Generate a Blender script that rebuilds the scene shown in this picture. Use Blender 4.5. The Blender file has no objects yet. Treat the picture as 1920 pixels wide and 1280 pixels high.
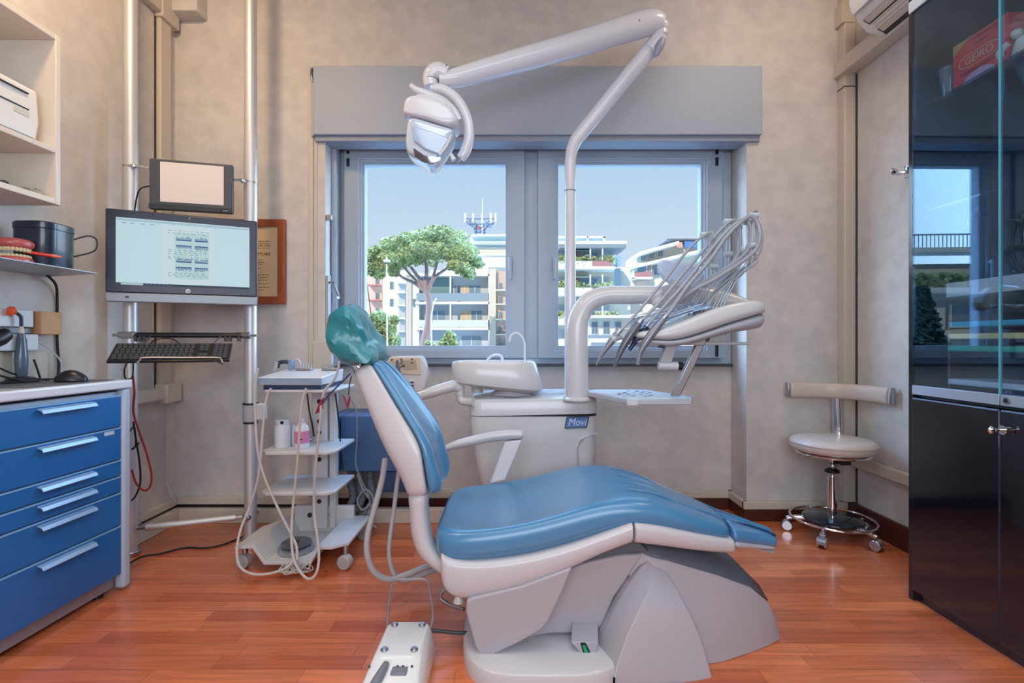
import bpy, math, random
from mathutils import Vector, Matrix
random.seed(7)
F = 940.0                      # focal length in pixels of the 1920x1280 frame
C = bpy.context.scene.collection
V = Vector
def P(px, py, s):              # a point of the photo at scale s (pixels per metre there)
    return V(((px-960)/s, F/s, 1+(640-py)/s))
def S(y): return F/y
def lin(c):
    def f(v):
        v = v/255.0
        return v/12.92 if v <= 0.04045 else ((v+0.055)/1.055)**2.4
    return (f(c[0]), f(c[1]), f(c[2]), 1.0)

# ------------------------------------------------------------------ materials
MATS = {}
def mat(name, col, rough=0.5, metal=0.0, coat=0.0, spec=0.5, emit=None, estr=1.0, trans=0.0, alpha=1.0, var=0.0, vscale=6.0, bump=0.0, bscale=40.0, sheen=0.0):
    if name in MATS: return MATS[name]
    m = bpy.data.materials.new(name); m.use_nodes = True
    n = m.node_tree.nodes; l = m.node_tree.links
    b = n['Principled BSDF']
    b.inputs['Base Color'].default_value = lin(col)
    b.inputs['Roughness'].default_value = rough
    b.inputs['Metallic'].default_value = metal
    b.inputs['Coat Weight'].default_value = coat
    b.inputs['Coat Roughness'].default_value = 0.08
    b.inputs['Specular IOR Level'].default_value = spec
    b.inputs['Transmission Weight'].default_value = trans
    b.inputs['Alpha'].default_value = alpha
    if emit:
        b.inputs['Emission Color'].default_value = lin(emit); b.inputs['Emission Strength'].default_value = estr
    tc = n.new('ShaderNodeTexCoord')
    nz = n.new('ShaderNodeTexNoise'); nz.inputs['Scale'].default_value = vscale; nz.inputs['Detail'].default_value = 5
    l.new(tc.outputs['Object'], nz.inputs['Vector'])
    if var > 0:
        hs = n.new('ShaderNodeHueSaturation'); hs.inputs['Color'].default_value = lin(col)
        mr = n.new('ShaderNodeMapRange'); mr.inputs['From Min'].default_value = 0.3; mr.inputs['From Max'].default_value = 0.7
        mr.inputs['To Min'].default_value = 1-var; mr.inputs['To Max'].default_value = 1+var
        l.new(nz.outputs['Fac'], mr.inputs['Value']); l.new(mr.outputs['Result'], hs.inputs['Value'])
        l.new(hs.outputs['Color'], b.inputs['Base Color'])
    if bump > 0:
        n2 = n.new('ShaderNodeTexNoise'); n2.inputs['Scale'].default_value = bscale; n2.inputs['Detail'].default_value = 4
        l.new(tc.outputs['Object'], n2.inputs['Vector'])
        bp = n.new('ShaderNodeBump'); bp.inputs['Strength'].default_value = bump; bp.inputs['Distance'].default_value = 0.004
        l.new(n2.outputs['Fac'], bp.inputs['Height']); l.new(bp.outputs['Normal'], b.inputs['Normal'])
    MATS[name] = m
    return m

def glass_mat(name, tint, refl, rtint=(255, 255, 255), rough=0.0, rmax=1.0):
    m = bpy.data.materials.new(name); m.use_nodes = True
    n = m.node_tree.nodes; l = m.node_tree.links
    n.remove(n['Principled BSDF'])
    t = n.new('ShaderNodeBsdfTransparent'); t.inputs['Color'].default_value = lin(tint)
    g = n.new('ShaderNodeBsdfGlossy'); g.inputs['Color'].default_value = lin(rtint); g.inputs['Roughness'].default_value = rough
    lw = n.new('ShaderNodeLayerWeight'); pw = n.new('ShaderNodeMath'); pw.operation = 'POWER'; pw.inputs[1].default_value = 4.0; l.new(lw.outputs['Facing'], pw.inputs[0])
    mr = n.new('ShaderNodeMapRange'); mr.inputs['From Min'].default_value = 0; mr.inputs['From Max'].default_value = 1
    mr.inputs['To Min'].default_value = refl; mr.inputs['To Max'].default_value = rmax
    l.new(pw.outputs[0], mr.inputs['Value'])
    mx = n.new('ShaderNodeMixShader'); l.new(mr.outputs['Result'], mx.inputs['Fac'])
    l.new(t.outputs[0], mx.inputs[1]); l.new(g.outputs[0], mx.inputs[2])
    l.new(mx.outputs[0], n['Material Output'].inputs['Surface'])
    MATS[name] = m
    return m

def plaster(name, col):
    m = mat(name, col, rough=0.75, spec=0.3)
    n = m.node_tree.nodes; l = m.node_tree.links; b = n['Principled BSDF']
    tc = [x for x in n if x.type == 'TEX_COORD'][0]
    a = n.new('ShaderNodeTexNoise'); a.inputs['Scale'].default_value = 5.5; a.inputs['Detail'].default_value = 8; a.inputs['Roughness'].default_value = 0.62
    c = n.new('ShaderNodeTexNoise'); c.inputs['Scale'].default_value = 14; c.inputs['Detail'].default_value = 6
    l.new(tc.outputs['Object'], a.inputs['Vector']); l.new(tc.outputs['Object'], c.inputs['Vector'])
    mx = n.new('ShaderNodeMix'); mx.data_type = 'FLOAT'; mx.inputs[0].default_value = 0.4
    l.new(a.outputs['Fac'], mx.inputs[2]); l.new(c.outputs['Fac'], mx.inputs[3])
    r = n.new('ShaderNodeValToRGB')
    k = 0.80
    r.color_ramp.elements[0].position = 0.34; r.color_ramp.elements[0].color = lin([col[0]*0.935, col[1]*0.94, col[2]*0.945])
    r.color_ramp.elements[1].position = 0.66; r.color_ramp.elements[1].color = lin([min(255, v*1.045) for v in col])
    l.new(mx.outputs[0], r.inputs['Fac']); l.new(r.outputs['Color'], b.inputs['Base Color'])
    bp = n.new('ShaderNodeBump'); bp.inputs['Strength'].default_value = 0.12; bp.inputs['Distance'].default_value = 0.01
    l.new(c.outputs['Fac'], bp.inputs['Height']); l.new(bp.outputs['Normal'], b.inputs['Normal'])
    return m

def wood_floor(name):
    m = bpy.data.materials.new(name); m.use_nodes = True; MATS[name] = m
    n = m.node_tree.nodes; l = m.node_tree.links; b = n['Principled BSDF']
    tc = n.new('ShaderNodeTexCoord')
    br = n.new('ShaderNodeTexBrick')
    br.inputs['Scale'].default_value = 1.0; br.inputs['Brick Width'].default_value = 0.46; br.inputs['Row Height'].default_value = 0.0665
    br.inputs['Mortar Size'].default_value = 0.0007; br.inputs['Mortar Smooth'].default_value = 0.3; br.inputs['Bias'].default_value = 0.0
    br.offset = 0.37; br.offset_frequency = 2; br.squash = 0.8; br.squash_frequency = 3
    br.inputs['Color1'].default_value = lin((222, 124, 76)); br.inputs['Color2'].default_value = lin((186, 92, 54)); br.inputs['Mortar'].default_value = lin((118, 52, 32))
    l.new(tc.outputs['Object'], br.inputs['Vector'])
    mp = n.new('ShaderNodeMapping'); mp.inputs['Scale'].default_value = (1.6, 26, 1)
    l.new(tc.outputs['Object'], mp.inputs['Vector'])
    nz = n.new('ShaderNodeTexNoise'); nz.inputs['Scale'].default_value = 2.2; nz.inputs['Detail'].default_value = 7; nz.inputs['Distortion'].default_value = 0.6
    l.new(mp.outputs['Vector'], nz.inputs['Vector'])
    hs = n.new('ShaderNodeHueSaturation')
    mr = n.new('ShaderNodeMapRange'); mr.inputs['From Min'].default_value = 0.3; mr.inputs['From Max'].default_value = 0.7; mr.inputs['To Min'].default_value = 0.78; mr.inputs['To Max'].default_value = 1.18
    l.new(nz.outputs['Fac'], mr.inputs['Value']); l.new(mr.outputs['Result'], hs.inputs['Value'])
    l.new(br.outputs['Color'], hs.inputs['Color'])
    l.new(hs.outputs['Color'], b.inputs['Base Color'])
    b.inputs['Roughness'].default_value = 0.28; b.inputs['Coat Weight'].default_value = 0.4; b.inputs['Coat Roughness'].default_value = 0.12
    bp = n.new('ShaderNodeBump'); bp.inputs['Strength'].default_value = 0.06; bp.inputs['Distance'].default_value = 0.002
    l.new(nz.outputs['Fac'], bp.inputs['Height']); l.new(bp.outputs['Normal'], b.inputs['Normal'])
    return m

# ------------------------------------------------------------------ mesh builder
def catmull(pts, n=6, closed=False):
    pts = [V(p) for p in pts]
    if len(pts) < 3 and not closed: return pts
    out = []
    N = len(pts)
    rng = range(N) if closed else range(N-1)
    for i in rng:
        if closed: p0, p1, p2, p3 = pts[(i-1) % N], pts[i], pts[(i+1) % N], pts[(i+2) % N]
        else: p0, p1, p2, p3 = pts[max(i-1, 0)], pts[i], pts[i+1], pts[min(i+2, N-1)]
        for k in range(n):
            t = k/n
            out.append(0.5*((2*p1)+(-p0+p2)*t+(2*p0-5*p1+4*p2-p3)*t*t+(-p0+3*p1-3*p2+p3)*t**3))
    if not closed: out.append(pts[-1])
    return out

class MB:
    def __init__(s, xf=None): s.v = []; s.f = []; s.xf = xf
    def add(s, vs, fs):
        o = len(s.v)
        s.v += [V(p) for p in vs]; s.f += [[i+o for i in f] for f in fs]
        return s
    def box(s, a, b, rot=None, about=None):
        x0, y0, z0 = [min(a[i], b[i]) for i in range(3)]; x1, y1, z1 = [max(a[i], b[i]) for i in range(3)]
        vs = [V((x, y, z)) for z in (z0, z1) for y in (y0, y1) for x in (x0, x1)]
        if rot is not None:
            c = V(about) if about is not None else V(((x0+x1)/2, (y0+y1)/2, (z0+z1)/2))
            vs = [c + rot @ (v-c) for v in vs]
        return s.add(vs, [[0, 2, 3, 1], [4, 5, 7, 6], [0, 1, 5, 4], [2, 6, 7, 3], [0, 4, 6, 2], [1, 3, 7, 5]])
    def hexa(s, q0, q1):       # two quads (same winding) joined
        return s.loft([q0, q1])
    def loft(s, rings, cap0=True, cap1=True, closed=True):
        n = len(rings[0]); vs = [V(p) for r in rings for p in r]; fs = []
        for i in range(len(rings)-1):
            for j in range(n if closed else n-1):
                k = (j+1) % n
                fs.append([i*n+j, i*n+k, (i+1)*n+k, (i+1)*n+j])
        if cap0: fs.append(list(range(n))[::-1])
        if cap1: fs.append([(len(rings)-1)*n+j for j in range(n)])
        return s.add(vs, fs)
    def tube(s, pts, r, seg=12, smooth=0, closed=False, caps=True, flat=1.0):
        pts = [V(p) for p in pts]
        if smooth: 
            rr = r if isinstance(r, (list, tuple)) else None
            n0 = len(pts); pts = catmull(pts, smooth, closed)
            if rr: r = [rr[min(int(i/smooth), n0-1)]*(1-(i % smooth)/smooth)+rr[min(int(i/smooth)+1, n0-1)]*((i % smooth)/smooth) for i in range(len(pts))]
        N = len(pts); rs = r if isinstance(r, (list, tuple)) else [r]*N
        rings = []; up = None
        for i, p in enumerate(pts):
            a = pts[i-1] if (i > 0 or closed) else p; b = pts[(i+1) % N] if (i < N-1 or closed) else p
            t = (b-a).normalized() if (b-a).length > 1e-9 else V((0, 0, 1))
            if up is None: up = V((0, 0, 1)) if abs(t.z) < 0.9 else V((0, 1, 0))
            u = (up - t*up.dot(t))
            u = u.normalized() if u.length > 1e-6 else t.orthogonal().normalized()
            w = t.cross(u); up = u
            rings.append([p + (u*math.cos(2*math.pi*k/seg)*flat + w*math.sin(2*math.pi*k/seg))*rs[i] for k in range(seg)])
        if closed:
            rings.append(rings[0]); return s.loft(rings, False, False)
        return s.loft(rings, caps, caps)
    def cyl(s, a, b, r, r2=None, seg=24): return s.tube([a, b], [r, r if r2 is None else r2], seg)
    def lathe(s, prof, origin, axis=(0, 0, 1), seg=32):   # prof: (radius, height)
        ax = V(axis).normalized(); u = ax.orthogonal().normalized(); w = ax.cross(u); o = V(origin)
        rings = [[o + ax*h + (u*math.cos(2*math.pi*k/seg)+w*math.sin(2*math.pi*k/seg))*max(r, 1e-4) for k in range(seg)] for r, h in prof]
        return s.loft(rings)
    def prism(s, poly, y0, y1, plane='xz'):
        if plane == 'xz': A = [V((p[0], y0, p[1])) for p in poly]; B = [V((p[0], y1, p[1])) for p in poly]
        elif plane == 'xy': A = [V((p[0], p[1], y0)) for p in poly]; B = [V((p[0], p[1], y1)) for p in poly]
        else: A = [V((y0, p[0], p[1])) for p in poly]; B = [V((y1, p[0], p[1])) for p in poly]
        return s.loft([A, B])
    def frame(s, x0, x1, z0, z1, w, y0, y1):     # rectangular ring in the xz plane
        o = [(x0, z0), (x1, z0), (x1, z1), (x0, z1)]
        i = [(x0+w, z0+w), (x1-w, z0+w), (x1-w, z1-w), (x0+w, z1-w)]
        vs = [V((p[0], y, p[1])) for y in (y0, y1) for ring in (o, i) for p in ring]
        fs = []
        for k in range(4):
            j = (k+1) % 4
            fs += [[k, j, 4+j, 4+k], [8+k, 12+k, 12+j, 8+j], [k, 8+k, 8+j, j], [4+k, 4+j, 12+j, 12+k]]
        return s.add(vs, fs)
    def sphere(s, c, r, seg=20, rings=12, sc=(1, 1, 1)):
        c = V(c); R = []
        for i in range(1, rings):
            th = math.pi*i/rings
            R.append([c+V((r*sc[0]*math.sin(th)*math.cos(2*math.pi*k/seg), r*sc[1]*math.sin(th)*math.sin(2*math.pi*k/seg), -r*sc[2]*math.cos(th))) for k in range(seg)])
        return s.loft(R)
    def grid(s, rows):
        n = len(rows[0]); vs = [V(p) for r in rows for p in r]
        return s.add(vs, [[i*n+j, i*n+j+1, (i+1)*n+j+1, (i+1)*n+j] for i in range(len(rows)-1) for j in range(n-1)])
    def build(s, name, m, parent=None, bevel=0, seg=2, subsurf=0, smooth=True, angle=35, solid=0, origin=None, jitter=0, jscale=10):
        vs = s.v
        if s.xf is not None: vs = [s.xf @ v for v in vs]
        if jitter:
            def crumple(v):
                p = v*jscale*1.7
                return V((math.sin(p.y*1.3+p.z*2.1)+.6*math.sin(p.x*2.7+p.y*3.1+1), math.sin(p.z*1.9+p.x*1.2+2)+.6*math.sin(p.y*2.9-p.z*1.1), math.sin(p.x*1.6-p.y*1.4+.5)+.6*math.sin(p.z*2.5+p.x*2.2)))*.42
            vs = [v + crumple(v)*jitter for v in vs]
        if parent is None:
            if origin is None:
                lo = [min(v[i] for v in vs) for i in range(3)]; hi = [max(v[i] for v in vs) for i in range(3)]
                origin = ((lo[0]+hi[0])/2, (lo[1]+hi[1])/2, lo[2])
            W = V(origin)
        else: W = V(parent['wloc'])
        me = bpy.data.meshes.new(name)
        me.from_pydata([tuple(v-W) for v in vs], [], s.f); me.validate()
        import bmesh
        bm = bmesh.new(); bm.from_mesh(me); bmesh.ops.recalc_face_normals(bm, faces=bm.faces); bm.to_mesh(me); bm.free()
        if smooth:
            me.shade_smooth()
            if not subsurf: me.set_sharp_from_angle(angle=math.radians(angle))
        me.materials.append(m)
        o = bpy.data.objects.new(name, me); C.objects.link(o)
        o['wloc'] = tuple(W)
        if parent is None: o.location = W
        else: o.parent = parent
        if solid:
            d = o.modifiers.new('solid', 'SOLIDIFY'); d.thickness = solid; d.offset = 0
        if bevel:
            d = o.modifiers.new('bevel', 'BEVEL'); d.width = bevel; d.segments = seg; d.limit_method = 'ANGLE'; d.angle_limit = math.radians(40)
        if subsurf:
            d = o.modifiers.new('sub', 'SUBSURF'); d.levels = subsurf; d.render_levels = subsurf
        return o

def thing(name, label, cat, loc, group=None):
    o = bpy.data.objects.new(name, None); C.objects.link(o); o.location = loc; o['wloc'] = tuple(loc)
    o.empty_display_size = 0.1
    o['label'] = label; o['category'] = cat
    if group: o['group'] = group
    return o
def tag(o, label, cat, group=None, kind=None):
    o['label'] = label; o['category'] = cat
    if group: o['group'] = group
    if kind: o['kind'] = kind
    return o
def struct(o):
    o['kind'] = 'structure'; return o
def text(body, name, m, size, loc, rot, parent=None, align='CENTER', extr=0.0006, shear=0.0, sx=1.0):
    c = bpy.data.curves.new(name, 'FONT'); c.body = body; c.size = size; c.align_x = align; c.align_y = 'CENTER'; c.extrude = extr; c.shear = shear
    c.materials.append(m)
    o = bpy.data.objects.new(name, c); C.objects.link(o)
    W = V(parent['wloc']) if parent else V((0, 0, 0))
    if isinstance(rot, Matrix): o.rotation_euler = rot.to_euler()
    else: o.rotation_euler = rot
    o.location = V(loc)-W; o.scale = (sx, 1, 1)
    if parent: o.parent = parent
    bpy.context.view_layer.update()
    me = bpy.data.meshes.new_from_object(o)
    r = bpy.data.objects.new(name, me); C.objects.link(r)
    r.location = o.location; r.rotation_euler = o.rotation_euler; r.scale = o.scale; r.parent = parent
    bpy.data.objects.remove(o)
    return r
def copy_tree(o, parent=None):
    c = o.copy(); C.objects.link(c)
    if parent: c.parent = parent
    for ch in list(o.children): copy_tree(ch, c)
    return c

# palette
WHITE = mat('white_gloss_plastic', (212, 214, 210), 0.25, coat=0.3)
WHITE2 = mat('white_painted_metal', (206, 208, 210), 0.4)
PVC = mat('white_pvc', (158, 172, 186), 0.35)
CREAM = mat('cream_trunking', (200, 190, 176), 0.5)
WALLM = plaster('mottled_plaster', (203, 197, 191))
CEILM = mat('ceiling_white', (178, 176, 172), 0.9)
BROWN = mat('dark_brown_skirting', (74, 34, 24), 0.4, coat=0.2)
CHROME = mat('chrome', (225, 225, 228), 0.12, metal=1)
STEEL = mat('brushed_steel', (176, 178, 182), 0.32, metal=1)
ALU = mat('satin_aluminium', (206, 206, 206), 0.42, metal=0.55)
BLACK = mat('black_plastic', (22, 23, 27), 0.35)
RUBBER = mat('black_rubber', (16, 16, 18), 0.6)
DGREY = mat('dark_grey_plastic', (62, 66, 72), 0.45)
MGREY = mat('mid_grey_plastic', (126, 130, 136), 0.4)
LGREY = mat('light_grey_plastic', (170, 172, 176), 0.4)
# ------------------------------------------------------------------ the setting
WL, WR, YB, YN, YF, ZC = -1.886, 1.886, 2.806, 3.006, -1.6, 3.02
struct(MB().box((WL-.12, YF-.12, -.06), (WR+.12, YN+.2, 0)).build('floor', wood_floor('laminate_floor'), smooth=False, origin=(0, 0, 0)))
struct(MB().box((WL-.12, YF-.12, ZC), (WR+.12, YN+.2, ZC+.12)).build('ceiling', CEILM, smooth=False))
struct(MB().box((WL-.12, YF-.12, 0), (WL, YN+.2, ZC)).build('wall_left', WALLM, smooth=False))
struct(MB().box((WR, YF-.12, 0), (WR+.12, YN+.2, ZC)).build('wall_right', WALLM, smooth=False))
struct(MB().box((WL, YF-.12, 0), (WR, YF, ZC)).build('wall_front', WALLM, smooth=False))
w = MB()
NL, NR = -1.045, 1.312
w.box((WL, YB, 0), (NL, YN+.2, ZC)); w.box((NR, YB, 0), (WR, YN+.2, ZC))
w.box((NL, YB, 2.2), (NR, YN+.2, ZC)); w.box((NL, YN, 0), (NR, YN+.2, .853))
struct(w.build('wall_back', WALLM, smooth=False))

# skirtings
def sk(n, m, a, b, bev=.004):
    return struct(MB().box(a, b).build(n, m, bevel=bev))
sk('baseboard_left', CREAM, (WL, 0.6, 0), (-1.835, YB, .078))
sk('trim_1', CREAM, (WL, 0.6, .092), (-1.858, YB, .128))
sk('baseboard_back', CREAM, (-1.835, YB-.05, 0), (-.2, YB-.005, .078))
sk('trim_2', CREAM, (-1.858, YB-.026, .096), (NL+.02, YB, .137))
sk('trim_3', BLACK, (-1.87, YB-.018, .078), (NL+.02, YB, .096), 0)
sk('trim_4', BLACK, (WL, 0.6, .078), (-1.87, YB, .092), 0)
sk('baseboard_niche', BROWN, (NL, YN-.02, 0), (NR-.018, YN, .07))
sk('trim_5', CREAM, (NL, YN-.026, .068), (NR, YN, .111))
sk('baseboard_reveal', BROWN, (NR-.018, YB, 0), (NR, YN, .07))
sk('trim_6', CREAM, (NR-.026, YB-.02, .068), (NR, YN, .111))
sk('baseboard_right_back', BROWN, (NR-.018, YB-.02, 0), (WR, YB, .07))
sk('trim_7', CREAM, (NR-.026, YB-.026, .068), (WR-.02, YB, .111))
sk('baseboard_right', BROWN, (WR-.02, 1.0, 0), (WR, YB-.02, .118))

# cable ducts
sk('trim_8', CREAM, (WL, 2.652, .69), (-1.858, 2.738, 2.73), .006)
sk('trim_9', CREAM, (WL, 0.4, 2.735), (-1.845, 2.66, 2.83), .006)
sk('trim_10', CREAM, (WL, 2.64, 2.715), (-1.838, 2.775, 2.85), .006)
sk('trim_11', CREAM, (WL, 1.9, .688), (-1.83, 2.66, .757), .012)
sk('trim_12', CREAM, (WL, 2.64, .672), (-1.815, 2.76, .775), .008)
sk('trim_13', WALLM, (WL, 2.71, 2.79), (-1.705, YB, ZC), .004)
sk('trim_24', DGREY, (WL, 2.642, .69), (WL+.004, 2.652, 2.72), 0)
sk('trim_14', CREAM, (1.822, 2.746, .118), (WR, YB, ZC), .006)
sk('trim_15', CREAM, (1.805, 2.74, 2.745), (1.875, YB, 2.86), .004)
sk('trim_16', CREAM, (1.80, 1.0, 2.465), (WR, YB, 2.55), .006)
sk('trim_17', CREAM, (1.852, 1.0, .317), (WR, YB-.06, .378), .008)
sk('trim_18', CREAM, (-1.136, YB-.012, .14), (-1.108, YB, 2.53), .003)
sk('trim_19', CREAM, (-1.096, YB-.006, .14), (-1.089, YB, 2.13), .001)
MB().box((1.82, 2.744, 2.395), (1.888, YB, 2.400)).build('trim_20', DGREY)['kind'] = 'structure'
sk('trim_21', DGREY, (WR-.004, 2.735, .118), (WR, 2.745, 2.46), 0)

# shutter box above the window
t = thing('shutter_box', 'wide pale grey roller shutter box above the window', 'shutter box', (.135, 2.75, 2.15))
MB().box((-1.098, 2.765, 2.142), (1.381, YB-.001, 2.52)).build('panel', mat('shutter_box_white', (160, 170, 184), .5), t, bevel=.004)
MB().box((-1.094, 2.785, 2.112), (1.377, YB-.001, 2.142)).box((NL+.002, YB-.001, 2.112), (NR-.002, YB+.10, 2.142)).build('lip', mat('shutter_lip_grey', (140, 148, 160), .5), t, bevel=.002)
MB().box((-1.116, 2.78, 2.14), (-1.1, YB-.001, 2.52)).build('end_cap', LGREY, t, bevel=.003)
MB().tube([(-1.108, 2.775, 2.51), (-1.108, 2.765, 2.47), (-1.106, 2.775, 2.44)], .006, 8, 4).build('hook', STEEL, t)

# window
wn = struct(MB().frame(-1.043, 1.308, .865, 2.19, .045, 2.99, 3.09).build('window_1', PVC, bevel=.004, origin=(.13, 3.0, .86)))
MB().box((.060, 2.985, .90), (.170, 3.09, 2.15)).build('mullion', PVC, wn, bevel=.004)
MB().box((-1.043, 2.965, .853), (1.308, 3.10, .866)).build('sill', DGREY, wn, bevel=.002)
GL = glass_mat('window_glass', (252, 253, 254), 0.0, rmax=.35)
def sash(x0, x1, gx0, gx1, hpx, hinge):
    s0 = 316.0
    z0, z1 = 1+(640-671)/s0, 1+(640-276)/s0
    X = lambda p: (p-960)/s0
    a, b = X(x0), X(x1); g0, g1 = X(gx0), X(gx1); zg0, zg1 = 1+(640-648)/s0, 1+(640-308)/s0
    m = MB()
    def ring(o, i, y0, y1):
        vs = [V((p[0], y, p[1])) for y in (y0, y1) for r in (o, i) for p in r]
        fs = []
        for k in range(4):
            j = (k+1) % 4
            fs += [[k, j, 4+j, 4+k], [8+k, 12+k, 12+j, 8+j], [k, 8+k, 8+j, j], [4+k, 4+j, 12+j, 12+k]]
        m.add(vs, fs)
    R = lambda x0, x1, z0, z1: [(x0, z0), (x1, z0), (x1, z1), (x0, z1)]
    e = .052
    ring(R(a, b, z0, z1), R(g0-e*.5, g1+e*.5, zg0-e*.5, zg1+e*.5), 2.955, 3.04)
    ring(R(g0-e*.55, g1+e*.55, zg0-e*.55, zg1+e*.55), R(g0-.014, g1+.014, zg0-.014, zg1+.014), 2.968, 3.04)
    ring(R(g0-.018, g1+.018, zg0-.018, zg1+.018), R(g0, g1, zg0, zg1), 2.98, 3.04)
    so = m.build('sash', PVC, wn, bevel=.0035)
    MB().box((g0-.005, 3.0, zg0-.005), (g1+.005, 3.006, zg1+.005)).build('pane', GL, so, smooth=False)
    hx = X(hpx)
    h = MB().box((hx-.013, 2.943, 1.41), (hx+.013, 2.956, 1.50)).build('handle_plate', PVC, so, bevel=.004)
    MB().box((hx-.010, 2.915, 1.36), (hx+.010, 2.930, 1.485)).box((hx-.009, 2.925, 1.462), (hx+.009, 2.95, 1.48)).build('handle', PVC, so, bevel=.004)
    k = MB()
    for (px, py0, py1) in hinge: k.box((X(px)-.008, 2.944, 1+(640-py1)/s0), (X(px)+.008, 2.957, 1+(640-py0)/s0))
    k.build('hinge', BLACK, so, bevel=.002)
sash(647, 984, 683, 948, 957, [(655, 286, 291), (655, 300, 314)])
sash(1008, 1352, 1047, 1315, 1038, [(1341, 284, 292), (1341, 298, 313), (1341, 642, 668)])
# niche guide rail and crank
sk('trim_22', PVC, (NL, 2.90, .86), (NL+.03, 2.96, 2.2), .003)
t = thing('shutter_crank', 'small steel crank handle in the window reveal, above the green headrest', 'crank', (-1.03, 2.84, 1.3))
MB().box((-1.045, 2.81, 1.02), (-1.03, 2.85, 1.37)).build('rail', LGREY, t, bevel=.003)
MB().cyl((-1.022, 2.82, 1.37), (-1.022, 2.82, 1.69), .003, seg=8).build('cable', RUBBER, t)
MB().box((-1.04, 2.805, 1.68), (-1.01, 2.835, 1.71)).build('guide', STEEL, t, bevel=.003)
MB().tube([(-1.03, 2.82, 1.33), (-1.0, 2.80, 1.33), (-.985, 2.79, 1.30), (-.96, 2.78, 1.245), (-.95, 2.74, 1.24)], .007, 8, 4).build('handle', STEEL, t)
t = thing('socket_box', 'pale square wall box below the window beside the green headrest', 'wall box', (-1.05, 2.79, .83))
MB().box((-1.108, 2.775, .82), (-.998, YB-.001, 1.005)).build('cover', CREAM, t, bevel=.006)

# hook on the right wall
t = thing('wall_hook', 'chrome double hook on the wall beside the black cabinet', 'hook', (1.86, 2.36, 1.8))
MB().tube([(1.884, 2.38, 1.815), (1.85, 2.38, 1.80), (1.815, 2.38, 1.805), (1.80, 2.38, 1.82)], [.006, .012, .015, .010], 10, 4).build('prong', CHROME, t)
MB().tube([(1.884, 2.31, 1.80), (1.86, 2.31, 1.78), (1.83, 2.31, 1.785), (1.82, 2.31, 1.81)], [.006, .012, .015, .010], 10, 4).build('prong', CHROME, t)
MB().box((1.876, 2.28, 1.78), (WR-.0005, 2.40, 1.84)).build('plate', CHROME, t, bevel=.003)

# air conditioner
t = thing('air_conditioner', 'white wall air conditioner above the right corner stool', 'air conditioner', (1.78, 2.1, 2.48))
prof = [(1.885, 2.80), (1.70, 2.80), (1.672, 2.76), (1.668, 2.62), (1.685, 2.56), (1.73, 2.51), (1.80, 2.485), (1.885, 2.48)]
MB().prism(prof, 1.6, 2.46).build('body', mat('aircon_white', (222, 216, 208), .35), t, bevel=.02, seg=3)
MB().prism([(1.672, 2.80), (1.640, 2.77), (1.636, 2.63), (1.655, 2.575), (1.672, 2.60)], 1.62, 2.44).build('front_panel', WHITE, t, bevel=.008)
AC2 = mat('aircon_flap', (206, 188, 168), .5)
for k in range(3):
    x = 1.700+k*.034; z = 2.533-k*.0195
    MB().box((x-.0145, 1.66, z-.004), (x+.013, 2.40, z+.002), rot=Matrix.Rotation(math.radians(29), 3, 'Y')).build('flap', AC2, t, bevel=.001)
MB().prism([(1.69, 2.545), (1.80, 2.48), (1.80, 2.475), (1.688, 2.54)], 1.65, 2.41).build('outlet', BLACK, t)

# framed certificate on the back wall
t = thing('framed_certificate', 'brown framed certificate on the back wall behind the monitor', 'picture', (-1.463, 2.80, 1.208))
s0 = 336.0; cx0, cx1, cz0, cz1 = -1.667, -1.259, 1.208, 1.679
MB().frame(cx0, cx1, cz0, cz1, .042, 2.775, 2.803).build('frame', mat('mahogany_frame', (150, 76, 44), .35, coat=.3, var=.12, vscale=9), t, bevel=.005)
MB().box((cx0+.03, 2.79, cz0+.03), (cx1-.03, 2.80, cz1-.03)).build('sheet', mat('aged_paper', (216, 184, 142), .8), t, smooth=False)
INK = mat('faded_ink', (120, 90, 66), .8)
fr = (math.radians(90), 0, 0)
text('STRUTTURE', 'lettering', INK, .024, (-1.345, 2.7885, 1.485), fr, t, align='RIGHT')
ink = MB()
for z, x0, x1, h in [(1.555, -1.56, -1.343, .004), (1.542, -1.55, -1.35, .003), (1.53, -1.57, -1.345, .005), (1.518, -1.57, -1.35, .003), (1.452, -1.52, -1.39, .003), (1.438, -1.5, -1.378, .004), (1.428, -1.5, -1.385, .002), (1.405, -1.46, -1.40, .003), (1.37, -1.53, -1.352, .003), (1.355, -1.53, -1.36, .003), (1.34, -1.53, -1.36, .003), (1.32, -1.53, -1.36, .003), (1.30, -1.53, -1.35, .003), (1.285, -1.5, -1.38, .003)]:
    x = x0
    while x < x1:
        l2 = random.uniform(.01, .03); ink.box((x, 2.789, z), (min(x+l2, x1), 2.7898, z+h)); x += l2+.005
ink.build('print', INK, t, smooth=False)

# left wall boxes
t = thing('socket_strip', 'white socket strip with wooden end block on the left wall', 'socket', (WL, 1.9, 1.0))
MB().box((WL, 1.70, 1.055), (-1.855, 1.945, 1.120)).build('cover', WHITE2, t, bevel=.003)
MB().box((WL, 1.955, 1.028), (-1.835, 2.045, 1.118)).build('end_block', mat('pale_wood', (196, 148, 104), .55, var=.1), t, bevel=.003)
MB().box((WL, 1.70, 1.032), (-1.865, 1.95, 1.05)).build('rail', MGREY, t)
t = thing('wall_socket', 'pale double socket box on the wall just above the worktop', 'socket', (WL, 1.85, .95))
MB().box((WL, 1.70, .965), (-1.845, 1.955, 1.028)).build('cover', WHITE2, t, bevel=.004)
MB().box((-1.846, 1.885, .985), (-1.842, 1.905, 1.01)).build('socket', DGREY, t)
sk('trim_23', CREAM, (WL, 1.0, .852), (-1.868, 2.02, .962), .003)
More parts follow.
